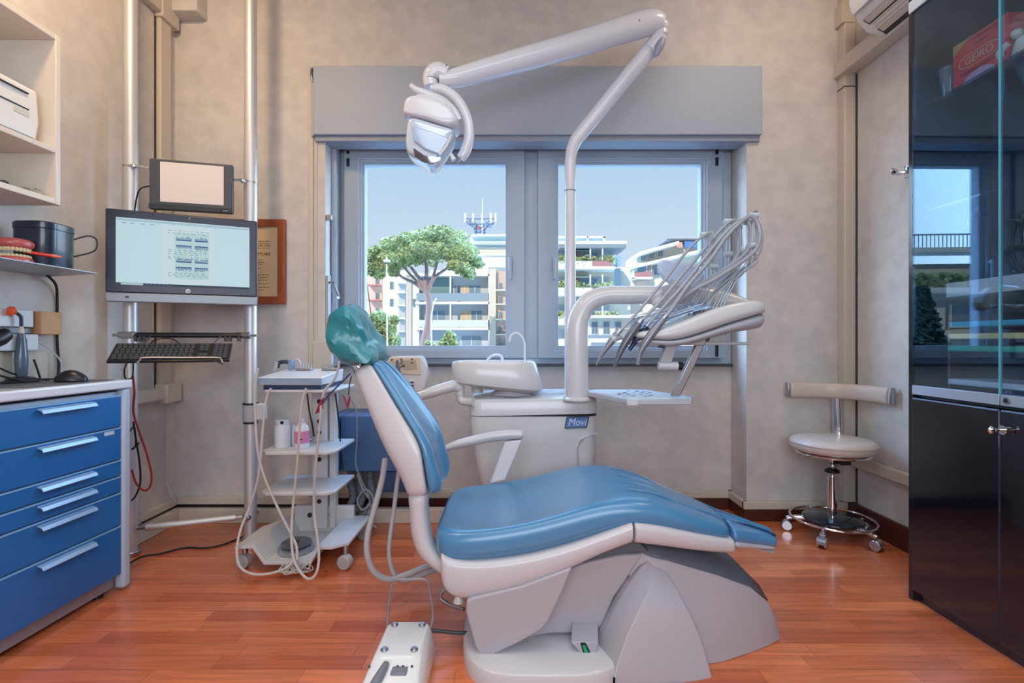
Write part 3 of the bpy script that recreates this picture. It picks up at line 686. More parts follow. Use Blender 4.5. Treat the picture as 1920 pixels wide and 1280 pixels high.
YC = 1.80
BK = [((659, 689), (689, 677), (702, 676), .115, .05), ((665, 712), (703, 694), (716, 690), .13, .075), ((680, 752), (731, 745), (750, 742), .160, .115), ((700, 805), (764, 797), (782, 794), .185, .125), ((723, 857), (788, 838), (806, 830), .205, .10),
      ((743, 892), (791, 870), (813, 868), .21, .09), ((756, 922), (797, 910), (828, 903), .21, .085), ((763, 946), (802, 938), (822, 936), .205, .08)]
def bp(p, hw, off=0.0): q = P(p[0], p[1], F/(YC-hw)); return q
rings_s, rings_c = [], []
for back, seam, front, hw, hf in BK:
    b_, s_, f_ = bp(back, hw), bp(seam, hw), bp(front, hw); b_ = b_+(b_-s_)*.14
    def at(q, y): return V((q.x, YC+y, q.z))
    rings_s.append([at(s_, -hw+.012), at(s_, -hw), at(s_.lerp(b_, .55), -hw+.004), at(s_.lerp(b_, .92), -hw*.86), at(b_, -hw*.55), at(b_, -.04), at(b_, hf*.4), at(s_.lerp(b_, .92), hf*.8), at(s_.lerp(b_, .55), hf-.004), at(s_, hf), at(s_, hf-.012), at(s_.lerp(b_, .1), 0)])
    dish = f_.lerp(s_, .75)
    rings_c.append([at(s_.lerp(b_, .03), -hw+.002), at(s_.lerp(f_, .5), -hw-.003), at(f_, -hw+.014), at(f_.lerp(dish, .05), -hw+.05), at(f_.lerp(dish, .6), -hw*.5), at(dish, (hf-hw)/2), at(f_.lerp(dish, .6), hf*.4), at(f_.lerp(dish, .05), hf-.05), at(f_, hf-.014), at(s_.lerp(f_, .5), hf+.003), at(s_.lerp(b_, .03), hf-.002), at(s_.lerp(b_, .06), 0)])
MB().loft(rings_s).build('backrest_shell', SHELLM, t, subsurf=2)
MB().loft(rings_c).build('backrest_cushion', UPH, t, subsurf=2)
# curved support arm
AR = [((757, 925), (803, 925)), ((761, 951), (798, 944)), ((763, 975), (798, 968)), ((764, 1002), (801, 995)), ((770, 1030), (806, 1018)), ((782, 1053), (816, 1038)), ((806, 1074), (834, 1052)), ((838, 1098), (850, 1062))]
rr = []
for i, (l_, r_) in enumerate(AR):
    hw = .195
    a_, c_ = bp(l_, hw), bp(r_, hw)
    rr.append([V((a_.x, YC-hw+.03, a_.z)), V((a_.lerp(c_, .35).x, YC-hw, a_.lerp(c_, .35).z)), V((c_.lerp(a_, .1).x, YC-hw+.002, c_.lerp(a_, .1).z)), V((c_.x, YC-hw+.03, c_.z)), V((c_.x, YC-hw+.07, c_.z)), V((c_.lerp(a_, .1).x, YC-hw+.095, c_.lerp(a_, .1).z)), V((a_.lerp(c_, .35).x, YC-hw+.10, a_.lerp(c_, .35).z)), V((a_.x, YC-hw+.07, a_.z))])
MB().loft(rr).build('support_arm', SHELLM, t, subsurf=2)
MB().loft([[V((x, y, z)) for x, z in q] for y, q in ((1.62, [(-.262, .345), (-.245, .345), (-.215, .29), (-.225, .265), (-.255, .29)]), (1.98, [(-.262, .345), (-.245, .345), (-.215, .29), (-.225, .265), (-.255, .29)]))]).build('lumbar_pad', UPH, t, subsurf=1)

# headrest in its teal film
def hp(x, y): return P(x, y, 536)
outl = [(625, 602), (640, 581), (657, 575), (671, 588), (690, 625), (708, 656), (706, 676), (690, 681), (662, 680), (641, 668), (627, 640), (620, 618)]
cen = hp(663, 632)
R_ = []
for y, k in ((-.130, .30), (-.129, .62), (-.122, .90), (-.10, 1.0), (-.07, 1.04), (-.04, 1.05), (-.01, 1.05), (.02, 1.05), (.05, 1.04), (.08, 1.02), (.105, .97), (.12, .88), (.127, .6), (.128, .3)):
    R_.append([V((cen.x+(q.x-cen.x)*k, YC+y, cen.z+(q.z-cen.z)*k)) for q in catmull([hp(*p) for p in outl], 4, True)])
TEAL = mat('teal_film', (34, 128, 136), .3, coat=.35, var=.25, vscale=9, bump=1.0, bscale=16)
MB().loft(R_).build('headrest', TEAL, t, jitter=.013, jscale=17, angle=28)
def hb(x, y): return P(x, y, 545)
MB().loft([[V((hb(*p).x, YC+y, hb(*p).z)) for p in [(612, 640), (622, 634), (634, 645), (646, 662), (640, 676), (628, 668), (616, 655)]] for y in (-.09, -.08, .08, .09)]).build('headrest_knob', mat('pale_teal_film', (120, 176, 160), .3, coat=.4, bump=.3, bscale=30), t, subsurf=2)
MB().tube([hb(650, 672)+V((0, .08, 0)), hb(668, 690)+V((0, .08, 0))+V((0, 0, -.02))], .028, 14).build('headrest_bar', CHROME, t)
# far armrest
t2 = [P(825, 845, 448), P(845, 836, 448), P(870, 829, 448), P(920, 818, 448), P(960, 814, 448), P(981, 814, 448)]
cs = catmull(t2, 4); rg = []
for i, p in enumerate(cs):
    h = .010+.014*math.sin(math.pi*min(1, (i+1.5)/len(cs)*.75)); w_ = .032
    rg.append([p+V((0, -w_, -h*.2)), p+V((0, -w_*.8, h*.6)), p+V((0, 0, h)), p+V((0, w_*.8, h*.6)), p+V((0, w_, -h*.2)), p+V((0, 0, -h*1.4))])
MB().loft(rg).build('armrest', SHELLM, t, subsurf=1)
A_ = [P(946, 826, 448), P(980, 822, 448)]; B_ = [P(918, 905, 452), P(948, 898, 452)]
MB().loft([[A_[0]+V((0, -.022, 0)), A_[1]+V((0, -.022, 0)), A_[1]+V((0, .022, 0)), A_[0]+V((0, .022, 0))], [B_[0]+V((0, -.022, 0)), B_[1]+V((0, -.022, 0)), B_[1]+V((0, .022, 0)), B_[0]+V((0, .022, 0))]]).build('armrest_stem', SHELLM, t, bevel=.008, seg=3)

# ---- lower covers and base
def xz(p, s=600): return ((p[0]-960)/s, 1+(640-p[1])/s)
fold = [(874, 1128), (884, 1122), (975, 1100), (1074, 1064), (1070, 1075), (1056, 1110), (1030, 1165), (1018, 1181), (975, 1206), (918, 1233), (898, 1230), (890, 1215), (873, 1150)]
def slab(poly, y0, y1, e=.02, s=600):     # extruded outline whose two faces are slightly smaller than its middle
    pts = [V((*xz(p, s), 0)) for p in poly]; c = sum(pts, V((0, 0, 0)))/len(pts)
    def r(y, k): return [V((c.x+(q.x-c.x)*k, y, c.y+(q.y-c.y)*k)) for q in pts]
    return MB().loft([r(y0, 1-e), r(y0+.015, 1), r(y1-.015, 1), r(y1, 1-e)])
slab(fold, 1.515, 2.09, e=.012, s=622).build('side_cover', COVER, t, bevel=.006, seg=3)
mid = [(1066, 1076), (1110, 1062), (1165, 1050), (1211, 1047), (1190, 1080), (1156, 1130), (1134, 1180), (1121, 1200), (1080, 1199), (1030, 1200), (982, 1210), (1000, 1192), (1018, 1178), (1050, 1120)]
slab(mid, 1.60, 2.02, .012).build('lift_cover', COVER, t, bevel=.005)
dk = [(1072, 1077), (1075, 1052), (1130, 1030), (1188, 1008), (1226, 1046), (1170, 1052), (1110, 1064)]
slab(dk, 1.612, 2.0, .02).build('link_cover', COVERD, t, bevel=.005)

# domed rear cover
DM = [(.375, 1.56, 1.63, .33, .365), (.45, 1.535, 1.598, .310, .345), (.50, 1.535, 1.595, .300, .332), (.65, 1.56, 1.600, .254, .290), (.78, 1.615, 1.640, .194, .226), (.85, 1.65, 1.665, .135, .155), (.885, 1.672, 1.682, .07, .085), (.898, 1.68, 1.69, .02, .024)]
YM = 1.79
rg = []
for X, yb, ye, ze, zr in DM:
    rg.append([V((X, yb, 0)), V((X, yb*.55+ye*.45-.004, ze*.55)), V((X, ye, ze)), V((X, YM-.06, zr)), V((X, YM+.06, zr)), V((X, 2*YM-ye, ze)), V((X, 2*YM-yb*.55-ye*.45+.004, ze*.55)), V((X, 2*YM-yb, 0))])
MB().loft(rg).build('base_cover', COVER, t, angle=25, bevel=.003)
# dark top insert on the dome
rg = []
for X, yb, ye, ze, zr in DM[:6]:
    rg.append([V((X, ye+.004, ze+.003)), V((X, YM-.06, zr+.004)), V((X, YM+.06, zr+.004)), V((X, 2*YM-ye-.004, ze+.003))])
MB().grid(rg).build('top_insert', COVERD, t, solid=.006, angle=30)
# front petal
LP = [(1214, 1051), (1200, 1064), (1180, 1092), (1152, 1140), (1130, 1190), (1112, 1244), (1106, 1272)]
MP = [(1236, 1066), (1232, 1078), (1220, 1102), (1198, 1146), (1176, 1192), (1157, 1246), (1152, 1272)]
RP = [(1243, 1060), (1254, 1078), (1271, 1106), (1295, 1152), (1315, 1198), (1331, 1252), (1336, 1276)]
rg = []
ys = [(1.60, 1.588, 1.597), (1.59, 1.572, 1.58), (1.58, 1.548, 1.558), (1.57, 1.51, 1.53), (1.56, 1.485, 1.512), (1.55, 1.462, 1.498), (1.545, 1.452, 1.49)]
for l_, m_, r_, (yl, ym, yr) in zip(LP, MP, RP, ys):
    L_, M_, Rr = P(*l_, F/yl), P(*m_, F/ym), P(*r_, F/yr)
    mir = lambda q: V((q.x, 2*YM-q.y, q.z))
    mm = M_.lerp(Rr, .5)+V((0, -.016*len(rg)/7, 0))
    rg.append([L_, M_, mm, Rr, mir(Rr), mir(mm), mir(M_), mir(L_)])
last = [V((q.x, q.y, 0)) for q in rg[-1]]; rg.append(last)
MB().loft(rg).build('base_petal', COVER, t, angle=22, bevel=.003)
# base plate
bpnt = []
for k in range(40):
    a = 2*math.pi*k/40; c, s_ = math.cos(a), math.sin(a)
    bpnt.append((.10+abs(c)**.5*math.copysign(.262, c), 1.76+abs(s_)**.62*math.copysign(.34, s_)))
cx, cy = .10, 1.76
R2 = lambda k, z: [V((cx+(x-cx)*k, cy+(y-cy)*k, z)) for x, y in bpnt]
MB().loft([R2(1.0, 0), R2(1.0, .034), R2(.985, .048), R2(.955, .055), R2(.5, .057)]).build('base_plate', SHELLM, t)
q0 = [(1070, 1204), (1122, 1204), (1112, 1250)]
MB().loft([[P(*p, 617) for p in q0], [P(*p, 617)+V((.02, .12, .03)) for p in q0]]).build('switch_block', COVER, t, bevel=.003)
q1 = [(1088, 1205), (1098, 1205), (1107, 1222), (1104, 1236), (1094, 1226)]
MB().loft([[P(*p, 617.5) for p in q1], [P(*p, 617.5)+V((0, .01, 0)) for p in q1]]).build('power_switch', mat('switch_dark', (14, 34, 30), .3), t)
q1 = [(1092, 1210), (1097, 1210), (1103, 1223), (1101, 1229), (1096, 1222)]
MB().loft([[P(*p, 618.3) for p in q1], [P(*p, 618.3)+V((0, .01, 0)) for p in q1]]).build('switch_light', mat('green_switch', (16, 90, 60), .3, emit=(30, 190, 120), estr=.35), t)
MB().lathe([(.018, 0), (.014, .012), (.006, .03)], P(860, 1128, 575)).build('nozzle', WHITE, t)
MB().tube([P(838, 1100, 560), P(828, 1110, 560), P(827, 1122, 560), P(845, 1134, 565), P(870, 1142, 575)], .006, 10, 6).build('foot_loop', STEEL, t)

# ---- foot control
t = thing('foot_control', 'white foot control box with wire loop in front of the chair', 'foot control', (-.33, 1.45, 0))
W3c = mat('foot_control_white', (236, 236, 234), .3, coat=.3)
def fr_(x0, x1, y0, y1, z, r=.025):
    out = []
    for cx_, cy_, a0 in ((x1-r, y1-r, 0), (x0+r, y1-r, 90), (x0+r, y0+r, 180), (x1-r, y0+r, 270)):
        for k in range(5): 
            a = math.radians(a0+k*22.5); out.append(V((cx_+r*math.cos(a), cy_+r*math.sin(a), z)))
    return out
MB().loft([fr_(-.418, -.245, 1.28, 1.60, .0), fr_(-.420, -.243, 1.28, 1.605, .03), fr_(-.405, -.252, 1.33, 1.61, .075), fr_(-.398, -.262, 1.43, 1.615, .094), fr_(-.390, -.268, 1.437, 1.608, .100)]).build('housing', W3c, t)
MB().loft([fr_(-.419, -.244, 1.27, 1.43, .004), fr_(-.421, -.242, 1.27, 1.432, .028)]).build('skirt', MGREY, t)
for x, y in ((-.372, 1.59), (-.285, 1.59), (-.372, 1.462), (-.285, 1.462)):
    MB().lathe([(.011, 0), (.011, .004), (.008, .008)], (x, y, .0995)).build('stud', STEEL, t)
MB().tube([(-.352, 1.405, .098), (-.362, 1.36, .088), (-.385, 1.29, .062)], [.009, .013, .016], 12, 4).build('pedal', MGREY, t)
MB().box((-.335, 1.375, .074), (-.290, 1.408, .090)).build('recess', MGREY, t, bevel=.003)
for x in (-.40, -.32, -.305, -.28): MB().cyl((x, 1.405, .089), (x, 1.402, .092), .0035, seg=10).build('mark', DGREY, t)
MB().tube([(-.40, 1.60, .05), (-.405, 1.635, .10), (-.398, 1.64, .18), (-.385, 1.64, .218), (-.33, 1.64, .222), (-.278, 1.64, .220), (-.268, 1.64, .18), (-.258, 1.635, .10), (-.275, 1.60, .05)], .0042, 8, 6).build('carry_loop', mat('loop_grey', (150, 144, 150), .35, metal=.4), t)
tag(MB().tube([(-.30, 1.60, .06), (-.26, 1.62, .066), (-.20, 1.63, .055), (-.15, 1.635, .05), (-.08, 1.66, .04)], .006, 10, 6).build('pedal_cable', DGREY), 'dark cable from the foot control to the chair base', 'cable')
# ------------------------------------------------------------------ water unit with cuspidor
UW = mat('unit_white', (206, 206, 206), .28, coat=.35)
t = thing('water_unit', 'white dental water unit with basin between the chair and window', 'dental unit', (.1, 2.5, 0))
def rr_(x0, x1, y0, y1, z, r, n=5):
    out = []
    for cx_, cy_, a0 in ((x1-r, y1-r, 0), (x0+r, y1-r, 90), (x0+r, y0+r, 180), (x1-r, y0+r, 270)):
        for k in range(n):
            a = math.radians(a0+k*90/(n-1)); out.append(V((cx_+r*math.cos(a), cy_+r*math.sin(a), z)))
    return out
y0, y1 = 2.35, 2.74
MB().loft([rr_(-.12, .36, y0+.06, y1, 0, .06), rr_(-.13, .38, y0+.04, y1, .2, .06), rr_(-.175, .395, y0+.012, y1, .40, .06), rr_(-.195, .402, y0+.004, y1, .52, .06), rr_(-.203, .405, y0, y1, .60, .06), rr_(-.203, .405, y0, y1, .652, .06)]).build('cabinet', UW, t)
# lid, its lower edge dips at the left
def lidring(k, dz=0, e=0):
    out = []
    for p in rr_(-.207+e, .407-e, y0-.004+e, y1-e, 0, .065, 7):
        u = (p.x+.207)/.614
        zb = .650+.012*(u) - .0*0; zt = .738+.014*math.sin(math.pi*min(1, u*1.05))-.010*(1-u)
        out.append(V((p.x, p.y, zb if k == 0 else zt+dz)))
    return out
MB().loft([lidring(0, 0, .004), lidring(0), lidring(1, -.02), lidring(1, -.006, .006), lidring(1, 0, .022), lidring(1, .004, .06)]).build('lid', UW, t)
MB().loft([rr_(-.2045, .4055, y0-.001, y1, .648, .06), rr_(-.2045, .4055, y0-.001, y1, .653, .06)]).build('seam', DGREY, t)
MB().loft([[V((p[0], p[1], p[2]))for p in q] for q in ([(.30, y0-.004, .04), (.30, y0-.004, .50), (.315, y0-.004, .54), (.345, y0-.004, .56), (.40, y0-.004, .565), (.409, y0+.1, .565), (.409, y0+.1, .04)], [(.30, y0+.02, .04), (.30, y0+.02, .50), (.315, y0+.02, .54), (.345, y0+.02, .56), (.395, y0+.05, .565), (.40, y0+.1, .565), (.40, y0+.1, .04)])]).build('side_door', mat('unit_white_shade', (196, 198, 202), .3, coat=.3), t, bevel=.003)
# badge
bx = [P(1059, 802, 400.5), P(1099, 801, 400.5), P(1104, 781, 400.5), P(1063, 782, 400.5)]
MB().loft([[q+V((0, -.002, 0)) for q in bx], [q+V((0, .006, 0)) for q in bx]]).build('badge', mat('badge_blue', (84, 120, 168), .3), t, bevel=.001)
ib = [V((bx[2].x-.006, 0, bx[2].z-.005)), ]
m = MB(); 
for a, b in ((0, 1), (1, 2), (2, 3), (3, 0)): m.tube([bx[a]+V((0, -.003, 0)), bx[b]+V((0, -.003, 0))], .0022, 6)
m.build('badge_border', mat('badge_border', (60, 66, 78), .3), t)
text('Movi', 'badge_letters', mat('badge_letters', (196, 214, 238), .4), .047, ((bx[0].x+bx[2].x)/2, y0-.0045, (bx[0].z+bx[2].z)/2), fr, t, shear=.3, sx=.92)
# basin
t = thing('spittoon_basin', 'white oval spittoon basin with two thin water spouts on the unit', 'basin', (-.06, 2.45, .75))
def ov(cx_, cy_, ax, ay, z, pw=.6, n=36):
    return [V((cx_+abs(math.cos(a))**pw*math.copysign(ax, math.cos(a)), cy_+abs(math.sin(a))**pw*math.copysign(ay, math.sin(a)), z)) for a in [2*math.pi*k/n for k in range(n)]]
bc = (-.075, 2.46)
def tilt(r, k):   # basin tapers and its right end leans out
    return r
B0 = [ov(bc[0]+.035, bc[1], .17, .11, .772), ov(bc[0]+.01, bc[1], .215, .145, .790), ov(bc[0]+.006, bc[1], .220, .15, .812), ov(bc[0]-.012, bc[1], .205, .145, .892), ov(bc[0]-.013, bc[1], .198, .138, .904), ov(bc[0]-.013, bc[1], .185, .125, .902), ov(bc[0]-.01, bc[1], .15, .10, .83), ov(bc[0], bc[1], .03, .03, .815)]
# slope the bottom: right end deeper than left
for r_ in B0[:3]:
    for q in r_: q.z -= (q.x-bc[0])*.10
MB().loft(B0).build('bowl', UW, t)
MB().lathe([(.10, 0), (.105, .006), (.06, .035), (.055, .05)], (.0, 2.45, .742)).build('drain_neck', UW, t)
MB().cyl((-.17, 2.46, .75), (-.17, 2.46, .80), .028).build('swivel', UW, t)
SP = mat('spout_white', (222, 226, 230), .2, coat=.5)
MB().tube([P(984, 690, 378), P(984, 660, 378), P(983, 641, 378), P(976, 628, 378), P(966, 624, 378), P(958, 629, 378), P(955, 641, 378)], .005, 10, 5).build('glass_filler', SP, t)
MB().tube([P(912, 684, 372), P(916, 672, 372), P(928, 665, 372), P(940, 668, 372), P(943, 684, 372)], .007, 10, 5).build('rinse_spout', SP, t)

# ---- assistant console
t = thing('assistant_console', 'small white console with buttons on an arm behind the backrest', 'console', (-.5, 2.33, .82))
def c8(x, y, s=402): return P(x, y, s)
fo = [(716, 690), (724, 674), (735, 668), (790, 667), (796, 678), (802, 700), (798, 722), (790, 735), (722, 735)]
A_ = [c8(*p) for p in fo]; B_ = [q+V((0, .07, .0)) for q in A_]
MB().loft([A_, B_]).build('casing', UW, t, bevel=.008, seg=3)
fp = [(718, 700), (727, 678), (736, 671), (787, 670), (789, 703)]
MB().loft([[c8(*p)+V((0, -.004, 0)) for p in fp], [c8(*p)+V((0, .004, 0)) for p in fp]]).build('button_panel', mat('beige_panel', (206, 190, 170), .45), t, bevel=.003)
fp = [(756, 676), (780, 675), (783, 692), (757, 693)]
MB().loft([[c8(*p)+V((0, -.0055, 0)) for p in fp], [c8(*p)+V((0, -.003, 0)) for p in fp]]).build('key_field', mat('key_field', (178, 160, 142), .5), t)
m = MB()
for x, y in ((753, 673), (754, 677), (752, 681), (756, 684), (753, 687), (758, 686), (773, 673), (773, 680), (735, 674)): m.sphere(c8(x, y)+V((0, -.006, 0)), .0045, 10, 6, (1.4, .5, .8))
m.build('buttons', mat('button_brown', (96, 84, 76), .5), t)
for x in (772,): MB().box(c8(x-4, 728)+V((0, -.006, 0)), c8(x+4, 712)+V((0, .01, 0))).build('switch_strip', WHITE, t, bevel=.002)
for y in (716, 722, 727): MB().box(c8(770, y+1.5)+V((0, -.009, 0)), c8(776, y-1)+V((0, 0, 0))).build('slider', BLACK, t)
a0, a1 = P(770, 746, 400), P(850, 723, 396)
m = MB(); m.tube([a0, a1], [.025, .027], 18); m.sphere(a1, .028, 16, 10); m.sphere(a0, .025, 16, 10); m.build('arm', UW, t)
MB().cyl(P(863, 722, 394), P(863, 742, 394), .021).build('joint', UW, t, bevel=.004)
MB().tube([a1, P(863, 727, 394)], .026, 16).build('arm_end', UW, t)
MB().tube([P(863, 740, 394), P(866, 750, 394), P(876, 753, 396), P(888, 753, 400)], [.019, .021, .021, .021], 14, 4).build('elbow', UW, t)
for nm, x0, y0_, x1, y1_, r0 in (('dark suction handpiece standing upright in the console', 745, 678, 750, 738, .0105), ('short dark suction handpiece half hidden by the backrest edge', 725, 689, 731, 722, .010)):
    p0, p1 = P(x0, y0_, 412), P(x1, y1_, 412)
    q = thing('suction_handpiece', nm, 'handpiece', p1)
    MB().tube([p0, p0.lerp(p1, .12), p0.lerp(p1, .2), p0.lerp(p1, .6), p1], [r0*.6, r0*.8, r0*1.05, r0*1.15, r0*1.2], 16).build('body', mat('suction_grey', (92, 100, 118), .35), q)
    MB().tube([p0+V((0, 0, .006)), p0.lerp(p1, .08)], r0*.55, 12).build('nozzle', DGREY, q)
HG = mat('hose_grey', (176, 174, 176), .45)
tag(MB().tube([P(722, 860, 470), P(716, 900, 480), P(703, 950, 490), P(690, 1000, 500), P(689, 1040, 505), P(702, 1072, 505), P(728, 1086, 500), P(760, 1078, 490), P(800, 1062, 480), P(840, 1055, 470)], .0115, 12, 6).build('suction_hose', HG), 'thick grey hose looping on the floor left of the chair', 'hose', None)
tag(MB().tube([P(748, 880, 470), P(744, 910, 478), P(738, 960, 485), P(731, 1010, 492), P(730, 1045, 495), P(740, 1078, 495), P(758, 1088, 490), P(790, 1078, 482), P(835, 1062, 470)], .0085, 12, 6).build('suction_hose', HG), 'thinner grey hose looping inside the thick one, closest to the chair back', 'hose', None)

# ---- operating lamp
t = thing('operating_lamp', 'white operating lamp on a long jointed arm over the chair', 'lamp', (.29, 2.5, .75))
LW = mat('lamp_white', (214, 215, 220), .25, coat=.4)
pts = [P(1069, 745, 378), P(1069, 600, 378), P(1069, 420, 378), P(1069, 330, 378), P(1070, 295, 378), P(1077, 268, 379), P(1092, 247, 380), P(1120, 213, 383), P(1165, 158, 388), P(1222, 88, 394)]
MB().tube(pts, [.028, .028, .027, .027, .028, .031, .034, .036, .037, .038], 20, 5).build('pole', LW, t)
MB().cyl(P(1069, 357, 378), P(1069, 359, 378), .0285).build('pole_joint', MGREY, t)
e0 = P(1236, 78, 396)
MB().tube([P(1218, 96, 394), P(1228, 84, 395), P(1240, 66, 397)], [.040, .042, .038], 20, 3).build('elbow', LW, t)
MB().tube([P(1229, 104, 409), P(1236, 88, 409), P(1243, 72, 409)], [.010, .021, .012], 16, 4).build('elbow_cap', mat('lamp_grey_cap', (150, 150, 170), .4), t)
MB().cyl(P(1239, 68, 397), P(1239, 50, 397), .034).build('pivot', LW, t, bevel=.004)
arm = [P(1240, 47, 398), P(1225, 42, 399), P(1195, 48, 401), P(1100, 77, 408), P(1000, 106, 415), P(900, 134, 422), P(850, 147, 427), P(822, 148, 430)]
MB().tube(arm, [.044, .056, .060, .055, .052, .046, .040, .026], 22, 4).build('arm', LW, t)
m = MB(); m.sphere(P(1239, 50, 398), .040, 18, 12, (1, 1, .8)); m.build('arm_head', LW, t)
MB().tube([P(838, 140, 429), P(822, 133, 430), P(810, 140, 430), P(807, 150, 430), P(808, 163, 430)], [.036, .038, .037, .033, .030], 18, 4).build('arm_neck', LW, t)
MB().lathe([(.0335, 0), (.0335, .003)], P(808, 151, 430)).build('neck_ring', MGREY, t)
for x, y in ((837, 122), (1199, 38)): MB().sphere(P(x, y, 470 if x < 900 else 450), .003, 8, 6).build('screw', DGREY, t)
s_ = 430
yk = [P(808, 166, s_), P(828, 168, s_), P(850, 180, s_), P(868, 203, s_), P(878, 232, s_), P(879, 262, s_), P(872, 284, s_), P(864, 296, s_)]
MB().tube(yk, [.024, .023, .022, .022, .022, .023, .024, .020], 16, 4, flat=1.0).build('yoke', LW, t)
MB().tube([P(770, 160, 440), P(780, 168, 440), P(800, 176, 438), P(830, 190, 436), P(850, 208, 436), P(862, 226, 436)], [.011, .014, .017, .019, .018, .013], 14, 4).build('rear_bracket', LW, t)
MB().tube([P(865, 292, 436), P(862, 300, 436), P(857, 307, 436)], .0028, 8, 3).build('pull_wire', STEEL, t)
def patch(poly, ys, ks, nm, m, sub=2, jit=0):
    q = [P(*p, s_) for p in poly]; c = sum(q, V((0, 0, 0)))/len(q)
    return MB().loft([[V((c.x+(p.x-c.x)*k, c.y+y, c.z+(p.z-c.z)*k)) for p in q] for y, k in zip(ys, ks)]).build(nm, m, t, subsurf=sub)
canopy = [(761, 214), (763, 200), (772, 192), (800, 191), (832, 200), (854, 216), (864, 236), (858, 248), (842, 250), (815, 240), (790, 233), (768, 230), (760, 224)]
patch(canopy, (-.085, -.08, -.05, .05, .08, .085), (.7, .93, 1.02, 1.02, .93, .7), 'canopy', LW)
patch([(772, 195), (782, 184), (805, 182), (835, 192), (856, 212), (860, 235), (840, 226), (810, 205)], (-.055, -.05, .05, .055), (.85, 1, 1, .85), 'rear_housing', LW)
LGL = mat('lamp_reflector', (196, 208, 222), .12, coat=.8, spec=.8)
refl = [(769, 226), (800, 236), (845, 250), (858, 252), (850, 268), (838, 290), (822, 312), (816, 322), (800, 315), (780, 304), (765, 296), (764, 270), (767, 245)]
patch(refl, (-.075, -.07, -.04, .04, .07, .075), (.74, .95, 1, 1, .95, .74), 'reflector', LGL)
RM_ = mat('mirror_window', (200, 210, 225), .04, metal=1)
q = [P(*p, 475) for p in [(776, 272), (797, 285), (830, 291), (828, 297), (812, 308), (792, 303), (777, 292)]]
# recessed mirror band on the front of the reflector
MB().loft([[V((p.x*1.0, F/s_-.083, p.z)) for p in [P(*u, F/(F/s_-.083)) for u in [(774, 276), (796, 291), (827, 294), (826, 300), (812, 309), (792, 304), (777, 294)]]],
           [V((p.x*1.0, F/s_-.070, p.z)) for p in [P(*u, F/(F/s_-.083)) for u in [(774, 276), (796, 291), (827, 294), (826, 300), (812, 309), (792, 304), (777, 294)]]]]).build('mirror_strip', RM_, t, bevel=.002)
yf_ = F/s_-.082
MB().loft([[V((p.x, yy, p.z)) for p in [P(*u, F/yf_) for u in [(772, 236), (800, 244), (834, 256), (842, 262), (824, 290), (798, 280), (776, 264)]]] for yy in (yf_-.004, yf_+.012)]).build('glass_front', mat('lamp_glass', (170, 190, 214), .05, coat=1, spec=.8), t, bevel=.004)
MB().tube([P(845, 288, 450), P(849, 296, 450), P(851, 300, 450)], [.006, .010, .012], 12).build('handle_knob', LW, t)
MB().tube([P(846, 252, 455), P(838, 272, 455), P(824, 290, 455)], [.004, .005, .004], 10, 3).build('rim_bar', WHITE, t)

# ---- instrument delivery arm and head
t = thing('instrument_table', 'white instrument table on a curved arm with whip rods, right of the chair', 'instrument table', (.31, 2.4, .75))
MB().tube([P(1082, 748, 402), P(1082, 680, 402), P(1082, 620, 402), P(1088, 590, 402), P(1105, 566, 402), P(1135, 554, 403), P(1180, 553, 405), P(1240, 553, 408), P(1275, 556, 412)], [.053, .053, .052, .049, .046, .043, .042, .042, .042], 24, 6).build('column', UW, t)
MB().lathe([(.066, 0), (.066, .008), (.056, .016)], P(1082, 748, 402)+V((0, 0, -.004))).build('column_collar', UW, t)
# pivot behind the head
MB().cyl(P(1262, 580, 425), P(1262, 535, 425), .045).build('pivot', LGREY, t, bevel=.006)
vw = [(1236, 492), (1242, 487), (1252, 486), (1275, 490), (1300, 499), (1318, 505), (1322, 520), (1300, 540), (1270, 538), (1245, 522), (1236, 508)]
MB().loft([[P(*p, 425)+V((0, y, 0)) for p in vw] for y in (0, .035)]).build('viewer_hood', mat('hood_blue_white', (186, 204, 228), .2, coat=.6), t, bevel=.008, seg=3)
MB().tube([P(1255, 535, 425), P(1285, 545, 425)], .03, 14).build('hood_neck', LGREY, t)
# head, lofted along x
HX = [ # px at near edge (s 478): x, top y, seam y, bottom y, and depth of the near / far sides
 (1190, 622, 636, 644, 1.985, 2.20), (1222, 618, 636, 641, 1.975, 2.22), (1252, 612, 640, 646, 1.968, 2.23), (1285, 600, 637, 644, 1.966, 2.24), (1330, 581, 622, 632, 1.966, 2.24), (1361, 571, 611, 622, 1.966, 2.24), (1392, 564, 601, 616, 1.968, 2.22), (1425, 560, 591, 612, 1.975, 2.18), (1440, 563, 587, 609, 1.99, 2.14), (1447, 572, 586, 603, 2.01, 2.10)]
rg = []; rl = []
for x, ty, sy, by, yn, yf in HX:
    s0 = F/1.966; X = (x-960)/s0; Z = lambda y: 1+(640-y)/s0
    rg.append([V((X, yn, Z(sy))), V((X, yn-.004, (Z(ty)+Z(sy))/2)), V((X, yn+.006, Z(ty))), V((X, yn+.04, Z(ty)-.002)), V((X, (yn+yf)/2, Z(ty)-.012)), V((X, yf-.04, Z(ty)-.002)), V((X, yf-.006, Z(ty))), V((X, yf, Z(sy))), V((X, (yn+yf)/2, Z(sy)))])
    rl.append([V((X, yn+.004, Z(sy)+.004)), V((X, yn+.003, Z((sy+by)/2))), V((X, yn+.016, Z(by+7))), V((X, yf-.016, Z(by+7))), V((X, yf-.003, Z((sy+by)/2))), V((X, yf-.004, Z(sy)+.004))])
MB().loft(rg).build('table_top', UW, t, subsurf=2)
MB().loft(rl).build('table_underside', mat('table_underside', (176, 178, 184), .35, coat=.2), t, subsurf=1)
